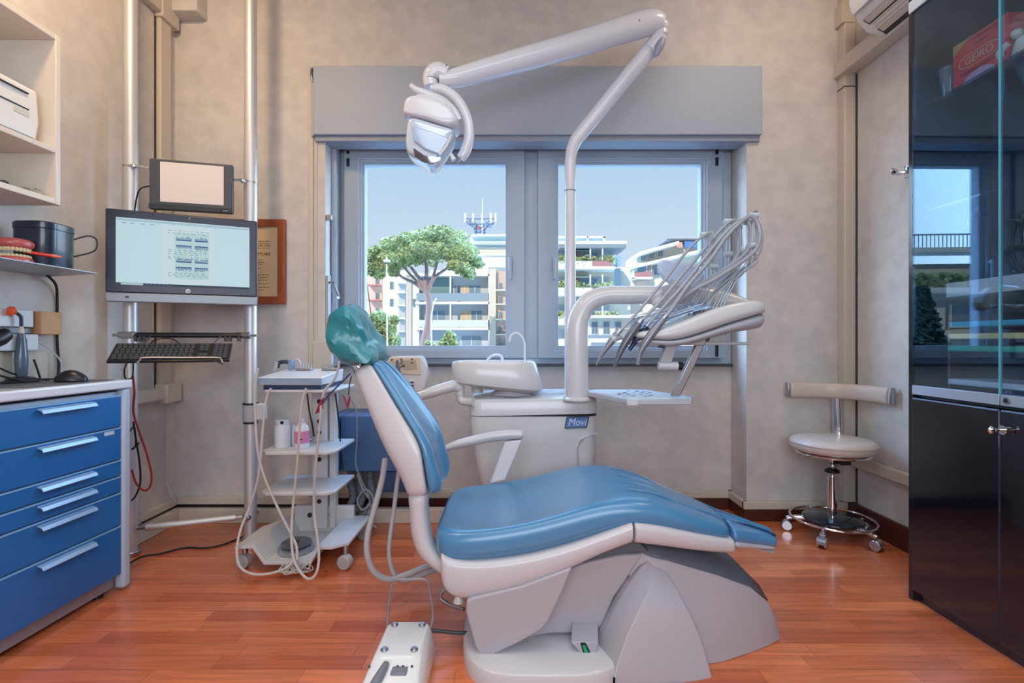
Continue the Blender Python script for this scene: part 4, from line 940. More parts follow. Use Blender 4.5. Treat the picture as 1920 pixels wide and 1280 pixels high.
# film-covered recess: pale blue streaked mat
FILM = mat('blue_film', (150, 184, 214), .12, coat=.8, var=.3, vscale=30)
rows = []
for k in range(12):
    u = k/11; X = .50+.30*u; z = 1.045+.095*u
    rows.append([V((X, 2.00+.18*v/7, z+.004*math.sin(v*9+k)+.006*v)) for v in range(8)])
MB().grid(rows).build('film_mat', FILM, t, solid=.002)
m = MB()
for k in range(16):
    v = random.random(); u0 = random.random()*.5; u1 = u0+.3+random.random()*.2
    m.tube([V((.50+.30*u, 2.0+.18*(v+(u-u0)*.25), 1.056+.095*u+.042*v)) for u in (u0, (u0+u1)/2, min(u1, 1))], .0022, 6, 3)
m.build('film_folds', mat('film_fold', (214, 226, 240), .15, coat=.6), t)
# rear housing of the head
MB().loft([[V((X, y, z)) for y, z in q] for X, q in ((.62, [(2.24, 1.14), (2.30, 1.14), (2.30, 1.20), (2.25, 1.20)]), (.78, [(2.22, 1.15), (2.34, 1.15), (2.34, 1.27), (2.25, 1.27)]), (.90, [(2.2, 1.15), (2.34, 1.15), (2.34, 1.265), (2.24, 1.265)]), (1.0, [(2.16, 1.14), (2.28, 1.14), (2.28, 1.21), (2.18, 1.21)]), (1.06, [(2.12, 1.12), (2.2, 1.12), (2.2, 1.16), (2.12, 1.16)]))]).build('rear_housing', UW, t, subsurf=2)
# under-tray bits
MB().box((.60, 2.03, .985), (.86, 2.1, 1.0)).build('under_tray', LGREY, t, bevel=.003)
MB().box((.78, 2.02, .985), (.96, 2.12, .998)).box((.80, 2.03, .998), (.87, 2.10, 1.03)).build('side_rail', LGREY, t, bevel=.003)
MB().cyl(V((.60, 2.0, .985)), V((.60, 2.03, .985)), .012).build('black_cap', BLACK, t)
MB().cyl(V((.625, 2.0, .988)), V((.625, 2.03, .988)), .006).build('black_cap', BLACK, t)
# holders at the nose
HD = mat('holder_white', (190, 196, 204), .3, coat=.3)
for k, (x, y) in enumerate(((1150, 636), (1172, 634), (1196, 634), (1216, 634))):
    MB().tube([P(x+26, y-12, 455), P(x+8, y-7, 460), P(x, y, 462), P(x+3, y+7, 462)], [.018, .020, .017, .008], 12, 3).build('holder', HD, t)
# handle below
hb0 = [P(1250, 646, 465), P(1272, 646, 465), P(1258, 683, 465), P(1236, 683, 465)]
MB().loft([[q+V((0, 0, 0)) for q in hb0], [q+V((0, .03, 0)) for q in hb0]]).build('handle_bracket', LGREY, t, bevel=.003)
MB().cyl(P(1234, 685, 462), P(1272, 686, 462), .0165).build('grip', WHITE2, t, bevel=.003)
MB().cyl(P(1270, 686, 462), P(1279, 686, 462), .017).build('grip_cap', BLACK, t, bevel=.002)
# whip rods
def whip(a, b, c):
    m = MB(); off = V((.010, 0, 0))
    m.tube([a, a.lerp(b, .5)+V((.008, 0, 0)), b], .0032, 8, 3); m.tube([a+off, a.lerp(b, .5)+off+V((.012, 0, 0)), b+off], .0032, 8, 3)
    m.tube([b, b.lerp(c, .4)+V((.01, 0, 0)), c], .003, 8, 3); m.tube([b+off, b.lerp(c, .4)+off+V((.012, 0, 0)), c+off], .003, 8, 3)
    w_ = m.build('whip_rod', STEEL, t)
    k = MB(); 
    for q in (b, b+(a-b).normalized()*.10): k.tube([q+V((-.008, 0, 0)), q+V((.026, 0, 0))], .012, 10)
    k.build('rod_clip', mat('clip_grey', (190, 204, 212), .35), w_)
roots = [P(1285, 590, 440), P(1300, 586, 445), P(1318, 582, 450), P(1336, 578, 455), P(1350, 574, 460)]
tips = [P(1318, 440, 430), P(1362, 415, 436), P(1380, 425, 443), P(1398, 416, 450), P(1410, 404, 458)]
kn = [P(1335, 500, 430), P(1362, 476, 436), P(1388, 472, 443), P(1404, 464, 450), P(1410, 460, 458)]
for a, b, c in zip(kn, tips, tips): 
    pass
for r0, k0, t0 in zip(roots, kn, tips):
    m = MB(); off = V((.012, 0, .0))
    for o2 in (V((0, 0, 0)), off):
        m.tube([t0+o2, t0.lerp(k0, .5)+o2+V((.004, 0, 0)), k0+o2, k0.lerp(r0, .25)+o2+V((.02, 0, -.01)), k0.lerp(r0, .6)+o2, r0+o2], .003, 8, 5)
    w_ = m.build('whip_rod', mat('rod_grey', (170, 178, 188), .3, metal=.6), t)
    k = MB()
    for q in (t0, k0): k.tube([q+V((-.010, 0, 0)), q+V((.024, 0, 0))], .012, 10)
    k.build('rod_clip', mat('clip_grey', (190, 204, 212), .35), w_)
MB().tube([P(1410, 404, 458), P(1415, 399, 458), P(1418, 396, 458)], .007, 10).build('whip_tip', STEEL, t)
# drop bar and bracket tray
p0, p1 = P(1318, 632, 455), P(1266, 742, 455)
MB().loft([[p0+V((-.018, -.012, 0)), p0+V((.018, -.012, 0)), p0+V((.018, .012, 0)), p0+V((-.018, .012, 0))], [p1+V((-.018, -.012, 0)), p1+V((.018, -.012, 0)), p1+V((.018, .012, 0)), p1+V((-.018, .012, 0))]]).build('drop_bar', STEEL, t, bevel=.004)
pl = [(.328, 2.37), (.350, 2.32), (.473, 2.02), (.725, 2.02), (.765, 2.12), (.64, 2.44), (.40, 2.44)]
tr_ = MB().prism(pl, .745, .767, 'xy').build('tray_holder', mat('tray_grey', (186, 190, 198), .4, metal=.2), t, bevel=.003)
ins = [(x*.90+.054, y*.9+.224) for x, y in pl]
MB().prism(ins, .7665, .7685, 'xy').build('tray_mat', mat('tray_mat', (214, 220, 226), .4), tr_)
m = MB()
for k in range(26): 
    a = V((random.uniform(.46, .63), random.uniform(2.1, 2.36), .7685)); m.box(a, a+V((.016, .004, .0012)))
m.build('tray_slots', DGREY, tr_)
MB().box((.463, 2.014, .744), (.505, 2.03, .768)).build('tray_clip', WHITE2, tr_)

# handpieces with their hoses
HM = mat('handpiece_grey', (134, 138, 148), .3, metal=.35); HH = mat('handpiece_hose', (158, 162, 170), .35, coat=.3)
HP = [
 ('scaler tip handpiece at the far left of the instrument table', [(1118, 685), (1130, 662), (1146, 640), (1158, 625)], [.0018, .007, .012, .011], 462, HM,
  [(1158, 625), (1183, 599), (1221, 555), (1255, 514), (1283, 477), (1308, 450), (1327, 438), (1336, 436), (1338, 455), (1335, 490)], .0062, 450),
 ('straight pointed handpiece second from the left', [(1152, 688), (1162, 662), (1180, 630), (1198, 606)], [.0045, .009, .0135, .012], 470, mat('handpiece_dark', (104, 108, 120), .3, metal=.35),
  [(1198, 606), (1236, 567), (1280, 514), (1317, 471), (1349, 433), (1372, 414), (1386, 420), (1386, 470), (1360, 505), (1310, 540), (1275, 580)], .0068, 452),
 ('short handpiece with dark blue sleeve in the middle', [(1180, 656), (1187, 646), (1196, 634), (1212, 612)], [.006, .0065, .013, .008], 466, mat('handpiece_navy', (34, 50, 82), .3),
  [(1212, 612), (1240, 580), (1280, 536), (1317, 489), (1355, 442), (1383, 417), (1402, 414), (1408, 440), (1400, 472), (1360, 505), (1300, 540), (1262, 575)], .0085, 456),
 ('angled handpiece with hooked tip, nearest the table body', [(1196, 684), (1200, 662), (1212, 640), (1226, 620), (1244, 598)], [.006, .008, .0125, .013, .011], 476, HM,
  [(1244, 598), (1262, 575), (1290, 535), (1330, 489), (1361, 445), (1392, 414), (1410, 406), (1423, 425), (1423, 455), (1405, 480), (1345, 520), (1290, 550), (1255, 585)], .0085, 465)]
for lb, bp_, br, s0, mt, hp_, hr, s1 in HP:
    pts = [P(*p, s0) for p in bp_]
    h = thing('handpiece', lb, 'handpiece', pts[0], 'handpieces resting on the instrument table')
    MB().tube(pts, [x*1.3 for x in br], 16, 4).build('body', mt, h)
    MB().tube([pts[-1], pts[-1]+(pts[-1]-pts[-2]).normalized()*.02], [br[-1]*1.05, br[-1]*.9], 14).build('coupling', STEEL, h)
    hp2 = [P(*p, s0+(s1-s0)*min(1, i/3)) for i, p in enumerate(hp_)]
    MB().tube(hp2, hr, 10, 5).build('hose', HH, h)
for k, pts in enumerate([[(1418, 410), (1430, 440), (1424, 475), (1400, 500), (1350, 540), (1310, 585)], [(1396, 500), (1370, 520), (1335, 550), (1300, 590)], [(1335, 436), (1328, 480), (1332, 520), (1310, 560), (1290, 590)], [(1412, 470), (1420, 490), (1395, 510), (1345, 548), (1318, 585)]]):
    MB().tube([P(*p, 448+4*k) for p in pts], .0036, 8, 5).build('tubing', HH, t)
# ------------------------------------------------------------------ instrument cart
t = thing('instrument_cart', 'white wheeled cart with two shelves left of the chair', 'cart', (-.97, 2.4, 0))
CW = mat('cart_white', (206, 204, 202), .4)
CX0, CX1, CY0, CY1 = -1.145, -.808, 2.265, 2.575
def shelf_poly(x0, x1, y0, y1, r=.03):
    return [(x0+r, y0), (x1-r, y0), (x1, y0+r*1.2), (x1, y1), (x0, y1), (x0, y0+r)]
MB().prism(shelf_poly(CX0, CX1, CY0, CY1), .768, .782, 'xy').build('top_shelf', CW, t, bevel=.004)
MB().prism(shelf_poly(CX0, CX1, CY0, CY1), .486, .502, 'xy').build('shelf', CW, t, bevel=.004)
MB().prism(shelf_poly(CX0, CX1, CY0, CY1), .302, .318, 'xy').build('shelf', CW, t, bevel=.004)
MB().box((-1.005, 2.51, .06), (-.925, 2.56, .77)).build('column', CW, t, bevel=.008)
MB().box((-.918, 2.515, .06), (-.885, 2.56, .77)).build('column_side', CW, t, bevel=.006)
m = MB()
for z in (.70, .66, .60, .545, .44, .41, .27, .20): m.cyl((-.965, 2.508, z), (-.965, 2.512, z), .0115, seg=16)
m.build('plug', BLACK, t)
prof = [(-1.20, .100), (-1.125, .105), (-1.075, .034), (-.872, .034), (-.838, .100), (-.72, .100), (-.72, .112), (-.845, .112), (-.880, .046), (-1.068, .046), (-1.118, .118), (-1.20, .113)]
Rg = []
for y, k0, k1 in ((2.17, 0, .06), (2.22, 0, 0), (2.40, 0, 0), (2.56, .09, -.03)):
    Rg.append([V((max(min(x, -.72-k1), -1.20+k0*1.0) if True else x, y, z)) for x, z in prof])
MB().loft(Rg).build('base_tray', CW, t, bevel=.003)
MB().box((-1.10, 2.53, .034), (-.80, 2.56, .17)).build('base_back', CW, t, bevel=.006)
m = MB()
for x in (-1.02, -.965, -.91): m.cyl((x, 2.526, .125), (x, 2.531, .125), .012, seg=16)
m.build('plug', BLACK, t)
CST = mat('caster_grey', (176, 172, 168), .4)
for x, y in ((-1.185, 2.215), (-.735, 2.205), (-.745, 2.53), (-1.12, 2.54)):
    w_ = MB().cyl((x-.004, y-.018, .032), (x+.004, y+.018, .032), .032, seg=28).build('caster', CST, t, bevel=.006)
    MB().cyl((x, y+.01, .05), (x, y+.01, .10), .012).build('stem', STEEL, w_)
    MB().cyl((x-.0045, y-.0195, .032), (x+.0045, y+.0195, .032), .014, seg=18).build('hub', LGREY, w_)

# things on the cart
t = thing('surgery_console', 'flat white console with blue base on top of the cart', 'console', (-1.0, 2.4, .783))
a = [V((-1.145, 2.262, .803)), V((-.858, 2.262, .803)), V((-.855, 2.53, .803)), V((-1.14, 2.53, .803))]
b = [V((-1.145, 2.255, .838)), V((-.858, 2.255, .838)), V((-.852, 2.54, .862)), V((-1.14, 2.54, .862))]
MB().loft([a, b]).build('case', mat('console_white', (220, 222, 226), .3, coat=.3), t, bevel=.005)
fc = [V((-1.146, 2.2535, .811)), V((-.857, 2.2535, .811)), V((-.857, 2.2535, .835)), V((-1.146, 2.2535, .835))]
MB().loft([fc, [q+V((0, .004, 0)) for q in fc]]).build('front_strip', mat('console_blue_grey', (140, 158, 182), .4), t)
MB().box((-1.125, 2.27, .7825), (-.865, 2.53, .804)).build('base', mat('console_navy', (36, 56, 92), .4), t)
t = thing('handpiece_holder', 'dark arch-shaped handpiece holder at the left rear of the cart', 'holder', (-1.13, 2.5, .783))
MB().tube([(-1.155, 2.47, .87), (-1.15, 2.47, .893), (-1.125, 2.47, .90), (-1.10, 2.47, .897), (-1.093, 2.47, .88), (-1.093, 2.47, .862)], .010, 12, 5).build('arch', mat('holder_dark', (52, 62, 80), .35), t)
MB().box((-1.102, 2.46, .862), (-1.078, 2.49, .91)).build('post', mat('holder_blue', (120, 146, 176), .35), t, bevel=.004)
MB().cyl((-1.156, 2.44, .855), (-1.146, 2.44, .90), .009).build('tip_holder', LGREY, t)
for i, (x, lb) in enumerate(((-1.03, 'small rack of burs under a clear cover on the cart top, left one'), (-.90, 'small rack of burs near the headrest on the cart top, right one'))):
    q = thing('bur_rack', lb, 'rack', (x, 2.49, .86), 'bur racks on the cart')
    MB().box((x-.04, 2.47, .859), (x+.04, 2.51, .868)).build('base', STEEL, q, bevel=.002)
    m = MB()
    for k in range(6): m.cyl((x-.034+k*.0135, 2.49, .868), (x-.034+k*.0135, 2.49, .888), .0035, seg=8)
    m.build('burs', STEEL, q)
tag(MB().tube([(-1.085, 2.50, .86), (-1.09, 2.50, .895), (-1.075, 2.50, .912), (-1.058, 2.50, .90), (-1.052, 2.50, .86)], .003, 8, 5).build('wire_ring', mat('clear_wire', (200, 206, 212), .2)), 'thin clear arch standing on the console', 'wire')
t = thing('white_jar', 'white screw-top jar on the upper cart shelf', 'jar', (-1.085, 2.37, .502))
z0 = .5025
MB().lathe([(.034, 0), (.036, .006), (.036, .098), (.033, .108)], (-1.085, 2.37, z0)).build('body', mat('jar_white', (212, 214, 218), .4), t)
MB().lathe([(.034, .107), (.034, .128), (.031, .131)], (-1.085, 2.37, z0)).build('lid', WHITE2, t)
MB().cyl((-1.072, 2.336, .622), (-1.072, 2.3345, .622), .008, seg=12).build('mark', BLACK, t)
tag(MB().lathe([(.024, 0), (.026, .005), (.026, .075), (.022, .09), (.020, .098)], (-1.035, 2.41, z0)).build('white_bottle', mat('jar_white', (212, 214, 218), .4)), 'plain white bottle behind the jar and pink bottle', 'bottle')
t = thing('pink_label_bottle', 'white squeeze bottle with a pink label on the upper cart shelf', 'bottle', (-.985, 2.36, .502))
c = (-.985, 2.35, z0)
MB().lathe([(.031, 0), (.033, .004), (.033, .085), (.030, .10), (.018, .112), (.016, .118)], c).build('body', mat('bottle_white', (222, 218, 222), .35), t)
MB().lathe([(.0333, .024), (.0335, .025), (.0335, .080), (.0333, .081)], c).build('label', mat('pink_label', (208, 128, 168), .5), t)
MB().lathe([(.0135, .117), (.0135, .14), (.011, .142)], c).build('cap', WHITE2, t)
MB().box((c[0]-.006, c[1]-.0345, z0+.041), (c[0]+.004, c[1]-.0330, z0+.047)).box((c[0]+.004, c[1]-.0345, z0+.042), (c[0]+.016, c[1]-.0300, z0+.047)).build('print', mat('label_print', (110, 40, 84), .6), t)
t = thing('round_foot_pedal', 'round steel foot pedal lying on the cart base', 'pedal', (-.99, 2.29, .047))
pc = (-.985, 2.29, .047)
MB().lathe([(.076, 0), (.080, .004), (.078, .018), (.060, .024)], pc).build('base', mat('pedal_steel', (170, 182, 194), .25, metal=.7), t)
MB().lathe([(.060, .027), (.066, .030), (.066, .037), (.060, .041), (.014, .041), (.014, .037)], pc).build('disc', mat('pedal_grey', (112, 116, 124), .35, metal=.5), t)
MB().cyl((pc[0], pc[1], .085), (pc[0], pc[1], .089), .016).build('cap', BLACK, t)
MB().lathe([(.058, .023), (.058, .029)], pc).build('gap_ring', BLACK, t)

# tubes hanging from the cart
TB = mat('white_tubing', (196, 188, 180), .45)
tubes = [
 ('white tube hanging in a wide loop left of the cart onto the floor', [(508, 728), (500, 745), (494, 790), (489, 850), (483, 900), (468, 950), (452, 990), (444, 1030), (450, 1062), (475, 1076), (510, 1074), (540, 1062), (553, 1045)], 424),
 ('white tube running from the arch holder crossing down to the pedal', [(484, 690), (478, 725), (479, 790), (484, 850), (498, 900), (520, 950), (545, 1000), (556, 1025), (557, 1050)], 424),
 ('white tube hanging in front of the cart down to a low loop', [(574, 728), (567, 750), (562, 800), (558, 860), (552, 920), (547, 980), (547, 1020), (553, 1055), (575, 1084), (592, 1076), (598, 1045), (594, 1000), (589, 960), (590, 900), (594, 850), (600, 790), (602, 760)], 426),
 ('pale hose curving off the right corner of the cart top', [(636, 676), (634, 692), (626, 712), (610, 730), (604, 748)], 424)]
for lb, pts, s0 in tubes:
    tag(MB().tube([P(*p, s0+max(0, (min(p[1], 1085)-960)*.24)) for p in pts], .0056, 8, 6).build('white_tube', TB), lb, 'tube', 'white tubes hanging from the cart')
m = []
for k in range(7):
    a0 = random.random()*6
    m += [V((-.95+.05*math.cos(a0+j*1.05)+random.uniform(-.012, .012)+k*.008, 2.15+.035*math.sin(a0+j*1.05)+random.uniform(-.01, .01), .020+random.uniform(0, .022))) for j in range(6)]
tag(MB().tube(m, .0028, 8, 5).build('cable_bundle', TB), 'tangled coil of thin pale cable spilling over the front of the cart base', 'cable')
BL_ = mat('blue_cord', (44, 66, 120), .4)
t = thing('red_clip', 'red clip on a blue cord in front of the cart top', 'clip', P(597, 760, 424))
RC = mat('clip_red', (158, 34, 40), .35)
MB().tube([P(606, 745, 424), P(600, 760, 424), P(592, 775, 424)], [.005, .008, .003], 8).tube([P(603, 752, 424), P(604, 764, 424), P(596, 774, 424)], [.004, .006, .003], 8).build('jaw', RC, t)
MB().tube([P(657, 700, 420), P(635, 722, 422), P(615, 742, 424), P(604, 758, 424)], .0035, 8, 5).build('cord', BL_, t)
t = thing('red_clip', 'red open clip hanging beside the backrest top', 'clip', P(650, 752, 410))
MB().tube([P(643, 740, 410), P(648, 752, 410), P(652, 764, 410)], [.003, .005, .003], 8).tube([P(656, 742, 410), P(654, 753, 410), P(652, 764, 410)], [.003, .005, .003], 8).build('jaw', RC, t)
MB().tube([P(659, 705, 412), P(655, 722, 411), P(654, 740, 410)], .003, 8, 4).build('cord', BL_, t)
for lb, pts in (('black cord hanging left of the cart column', [(576, 738), (580, 770), (586, 800), (589, 818)]), ('black cord hanging right of the cart column', [(629, 738), (633, 770), (637, 815), (640, 850), (643, 880)])):
    tag(MB().tube([P(*p, 376) for p in pts], .004, 8, 5).build('black_cable', RUBBER), lb, 'cable', 'black cords behind the cart')
tag(MB().tube([P(*p, 372) for p in [(652, 742), (664, 758), (669, 780), (669, 830), (667, 870), (680, 905), (692, 930), (696, 960)]], .0035, 8, 5).build('grey_cable', MGREY), 'thin grey cord hanging from the cart top beside the backrest', 'cable')

# blue cabinet on the wall below the window
t = thing('blue_service_cabinet', 'blue service cabinet under the window behind the cart and backrest', 'cabinet', (-.75, 2.75, .30))
BC = mat('service_blue', (64, 100, 142), .4)
MB().box((-.99, 2.69, .302), (-.925, 3.0, .60)).build('side_section', BC, t, bevel=.004)
MB().box((-.92, 2.69, .302), (-.56, 3.0, .60)).build('body', BC, t, bevel=.006)
MB().box((-.72, 2.695, .19), (-.57, 2.95, .30)).build('lower_section', mat('service_navy', (34, 66, 104), .4), t, bevel=.006)
for k, (x, lb) in enumerate(((-.90, 'fat grey corrugated hose under the blue cabinet, nearest the cart column'), (-.85, 'fat grey corrugated hose under the blue cabinet, middle one'), (-.79, 'fat grey corrugated hose under the blue cabinet, nearest the backrest'))):
    pts = catmull([V((x, 2.80, .30)), V((x+.01, 2.77, .22)), V((x+.03, 2.74, .14)), V((x+.0, 2.70, .08)), V((x-.04, 2.68, .035))], 12)
    tag(MB().tube(pts, [.020+.0025*math.sin(i*1.9) for i in range(len(pts))], 12).build('drain_hose', mat('hose_dark_grey', (112, 120, 128), .5)), lb, 'hose', 'hoses under the blue cabinet')
tag(MB().tube([V((-.84, 2.72, .28)), V((-.80, 2.70, .2)), V((-.76, 2.69, .14)), V((-.80, 2.68, .10)), V((-.83, 2.69, .15)), V((-.78, 2.68, .21)), V((-.74, 2.68, .15)), V((-.77, 2.67, .06)), V((-.72, 2.66, .012))], .005, 8, 6).build('looped_cable', LGREY), 'pale cable looped in the shadow under the blue cabinet', 'cable')

# ------------------------------------------------------------------ stool
SX, SYY = 1.645, 2.575
t = thing('operator_stool', 'beige round stool with curved backrest and chrome base in the right corner', 'stool', (SX, SYY, 0))
LEA = mat('beige_leather', (206, 188, 176), .38, coat=.15)
MB().lathe([(.02, .436), (.17, .436), (.188, .446), (.198, .468), (.194, .494), (.17, .508), (.02, .513)], (SX, SYY, 0), seg=48).build('seat', LEA, t, subsurf=1)
MB().lathe([(.1905, .476), (.1985, .478), (.1985, .481), (.1905, .483)], (SX, SYY, 0), seg=48).build('piping', mat('piping_beige', (180, 160, 148), .4), t)
MB().lathe([(.02, .420), (.168, .424), (.172, .430), (.168, .436)], (SX, SYY, 0), seg=48).build('seat_pan', CHROME, t)
MB().cyl((SX, SYY, .09), (SX, SYY, .31), .021).build('post', CHROME, t)
MB().cyl((SX, SYY, .30), (SX, SYY, .42), .013).build('gas_spring', CHROME, t)
MB().lathe([(.021, .325), (.034, .330), (.034, .340), (.022, .348)], (SX, SYY, 0)).build('stop_ring', BLACK, t)
MB().sphere((SX, SYY, .362), .022, 14, 8).build('valve', STEEL, t)
MB().box((SX+.015, SYY-.05, .375), (SX+.065, SYY+.03, .42)).box((SX+.06, SYY-.03, .395), (SX+.12, SYY, .418)).build('mechanism', BLACK, t, bevel=.004)
MB().lathe([(.02, .076), (.128, .080), (.138, .088), (.138, .096), (.13, .102), (.02, .106)], (SX, SYY, 0), seg=48).build('foot_plate', mat('foot_plate_dark', (54, 64, 74), .15, metal=.6, coat=.5), t)
MB().tube([V((SX+.192*math.cos(2*math.pi*k/48), SYY+.192*math.sin(2*math.pi*k/48), .092)) for k in range(48)], .0065, 10, closed=True).build('foot_ring', CHROME, t)
for k in range(5):
    a = math.radians(-62+72*k); d = V((math.cos(a), math.sin(a), 0)); c = V((SX, SYY, 0))
    le = MB().tube([c+d*.02+V((0, 0, .078)), c+d*.10+V((0, 0, .078)), c+d*.17+V((0, 0, .074)), c+d*.205+V((0, 0, .062))], [.018, .015, .012, .013], 12, 2).build('leg', CHROME, t)
    q = c+d*.205; pr = V((-d.y, d.x, 0))
    MB().cyl(q-pr*.022+V((0, 0, .027)), q+pr*.022+V((0, 0, .027)), .026, seg=22).build('caster', mat('caster_chrome', (190, 192, 200), .2, metal=.8), le, bevel=.004)
    MB().cyl(q-pr*.012+V((0, 0, .025)), q+pr*.012+V((0, 0, .025)), .0255, seg=22).build('tyre', BLACK, le)
# curved backrest band
bw = []
ctl = catmull([V((1.52, 2.745, .735)), V((1.60, 2.752, .735)), V((1.70, 2.745, .733)), V((1.78, 2.70, .732)), V((1.83, 2.62, .732)), V((1.852, 2.52, .731)), V((1.853, 2.46, .731))], 5)
for i, p in enumerate(ctl):
    a = ctl[max(i-1, 0)]; b = ctl[min(i+1, len(ctl)-1)]; tn = (b-a).normalized(); nn = V((-tn.y, tn.x, 0))*-1
    h = .044
    bw.append([p+nn*.014+V((0, 0, -h)), p+nn*.022, p+nn*.014+V((0, 0, h)), p-nn*.010+V((0, 0, h)), p-nn*.016, p-nn*.010+V((0, 0, -h))])
MB().loft(bw).build('backrest', LEA, t, subsurf=1)
MB().box((1.838, 2.44, .69), (1.87, 2.455, .775)).build('end_plate', STEEL, t, bevel=.010)
MB().box((1.508, 2.735, .695), (1.516, 2.77, .775)).build('end_plate', STEEL, t, bevel=.003)
MB().tube([V((SX+.06, SYY+.06, .43)), V((1.73, 2.70, .435)), V((1.765, 2.725, .48)), V((1.77, 2.73, .56)), V((1.77, 2.735, .70))], .022, 12, 3, flat=.35).build('back_bar', CHROME, t)

# ------------------------------------------------------------------ black glass cabinet
ang2 = math.atan(.010)
RC_ = Matrix.Translation((1.548, 1.958, 0)) @ Matrix.Rotation(ang2, 4, 'Z')   # x into the wall, y away from the camera
BK_ = mat('black_lacquer', (14, 20, 32), .12, coat=.5)
BKI = mat('cabinet_inside', (26, 36, 50), .4)
t = thing('glass_door_cabinet', 'tall black cabinet with tinted glass doors on the right', 'cabinet', RC_ @ V((.15, -.5, 0)))
L2 = 1.08; D2 = .32; HT = 2.40
MB(RC_).box((0, -.022, 0), (D2, 0, HT)).build('end_panel', BK_, t, bevel=.002)
MB(RC_).box((0.0, -L2, 0), (D2, -L2+.02, HT)).build('end_panel', BK_, t, bevel=.002)
MB(RC_).box((.02, -L2+.02, 0), (D2, -.022, .06)).build('plinth', BK_, t)
MB(RC_).box((.02, -L2+.02, .785), (D2, -.022, .805)).build('middle_board', BKI, t)
MB(RC_).box((.0, -L2+.02, 2.34), (D2, -.022, HT)).build('top_board', BK_, t)
MB(RC_).box((D2-.01, -L2+.02, .06), (D2, -.022, 2.34)).build('back_panel', BKI, t)
MB(RC_).box((-.010, -L2+.03, 2.268), (-.003, -.012, 2.312)).build('light_rail', mat('rail_white', (206, 216, 222), .4), t, bevel=.002)
CG = glass_mat('cabinet_glass', (232, 240, 246), .115, (200, 228, 250))
edgeg = mat('glass_edge', (96, 176, 190), .15, coat=.6)
for k in range(3):
    a0, a1 = -.024-.346*k, -.024-.346*(k+1)+.004
    lo = MB(RC_).box((-.006, a1, .045), (.014, a0, .782)).build('lower_door', mat('black_gloss_door', (12, 16, 26), .07, coat=.8), t, bevel=.002)
    MB(RC_).box((-.0065, a1+.004, .779), (.0, a0-.004, .784)).build('edge_line', mat('edge_line', (110, 140, 176), .3), lo)
    up = MB(RC_).box((-.002, a1, .83), (.004, a0, 2.30)).build('glass_door', CG, t, smooth=False)
    MB(RC_).box((-.004, a1-.001, .83), (.006, a1+.003, 2.30)).build('glass_edge', edgeg, up)
    MB(RC_).box((-.006, a1, .797), (.014, a0, .832)).build('door_rail', mat('rail_alu', (166, 182, 202), .35, metal=.35), up, bevel=.002)
    if k == 1: 
        MB(RC_).cyl((-.010, -.392, .815), (-.004, -.392, .815), .0115, seg=24).build('lock', STEEL, up)
        MB(RC_).cyl((-.011, -.392, .815), (-.009, -.392, .815), .007, seg=18).build('keyhole', BLACK, up)
        q = RC_
        MB(RC_).cyl((-.014, -.385, .722), (-.006, -.385, .722), .015, seg=20).build('key_ring', CHROME, lo)
        MB(RC_).cyl((-.04, -.385, .722), (-.012, -.385, .722), .004, seg=10).sphere((-.046, -.385, .722), .013, 14, 8, (1, .5, 1)).build('key', CHROME, lo)
    MB(RC_).box((-.004, a1-.004, .05), (.004, a1+.001, .78)).build('gap_line', mat('gap_navy', (40, 60, 96), .3), lo)
for z in (1.905, 1.50, 1.16, .935): MB(RC_).box((.03, -L2+.03, z-.008), (D2-.012, -.024, z)).build('glass_shelf', glass_mat('shelf_glass', (190, 216, 224), .06) if 'shelf_glass' not in MATS else MATS['shelf_glass'], t, smooth=False)
# inside the cabinet
def inb(n, m, a, b, label, cat, g=None, **k): return tag(MB(RC_).box(a, b).build(n, m, **k), label, cat, g)
t = thing('red_carton', 'red carton with a cream oval emblem on the top shelf of the black cabinet', 'box', RC_ @ V((.1, -.25, 1.906)))
MB(RC_).box((.055, -.335, 1.9055), (.12, -.135, 2.068)).build('box', mat('carton_red', (226, 54, 60), .5), t, bevel=.002)
Rr = Matrix.Rotation(ang2, 3, 'Z') @ Matrix((( 0, 0, -1), (-1, 0, 0), (0, 1, 0)))
text('GEIRO', 'lettering', mat('carton_cream', (226, 190, 150), .5), .036, RC_ @ V((.0542, -.235, 1.985)), Rr, t)
m = MB(RC_)
def el(cy, cz, ay, az, r): m.tube([V((.0545, cy+ay*abs(math.cos(a))**.5*math.copysign(1, math.cos(a)), cz+az*math.sin(a))) for a in [2*math.pi*k/28 for k in range(28)]], r, 6, closed=True)
el(-.235, 1.985, .075, .022, .0018); m.build('oval_border', mat('carton_cream', (226, 190, 150), .5), t)
MB(RC_).prism([(-.136, 2.067), (-.205, 2.067), (-.136, 2.03)], .0535, .056, 'yz').build('corner_flash', mat('carton_gold', (200, 160, 90), .5), t)
mm = MB(RC_); mm.prism([(-.235+.06*math.cos(a), 1.9065+.034*math.sin(a)) for a in [math.pi*k/14 for k in range(15)]], .0535, .056, 'yz'); mm.build('pale_arc', mat('carton_lilac', (206, 170, 206), .5), t)
for y0, y1, z in ((-.215, -.31, 2.05), (-.22, -.26, 2.03), (-.165, -.285, 1.945)): MB(RC_).box((.0535, y1, z), (.056, y0, z+.005)).build('print_line', mat('carton_dark', (120, 30, 40), .5), t)
t = thing('drinking_glass', 'clear tumbler at the far end of the top shelf in the black cabinet', 'glass', RC_ @ V((.08, -.075, 1.906)))
MB(RC_).lathe([(.020, 0), (.022, .004), (.034, .115), (.0325, .115), (.019, .010), (.001, .010)], (.09, -.082, 1.906)).build('tumbler', mat('tumbler_glass', (190, 206, 216), .08, coat=1, trans=.7), t)
t = thing('white_figurine', 'white plaster figurine beside the red carton', 'figurine', RC_ @ V((.07, -.36, 1.906)))
PLS = mat('plaster_white', (216, 212, 198), .6)
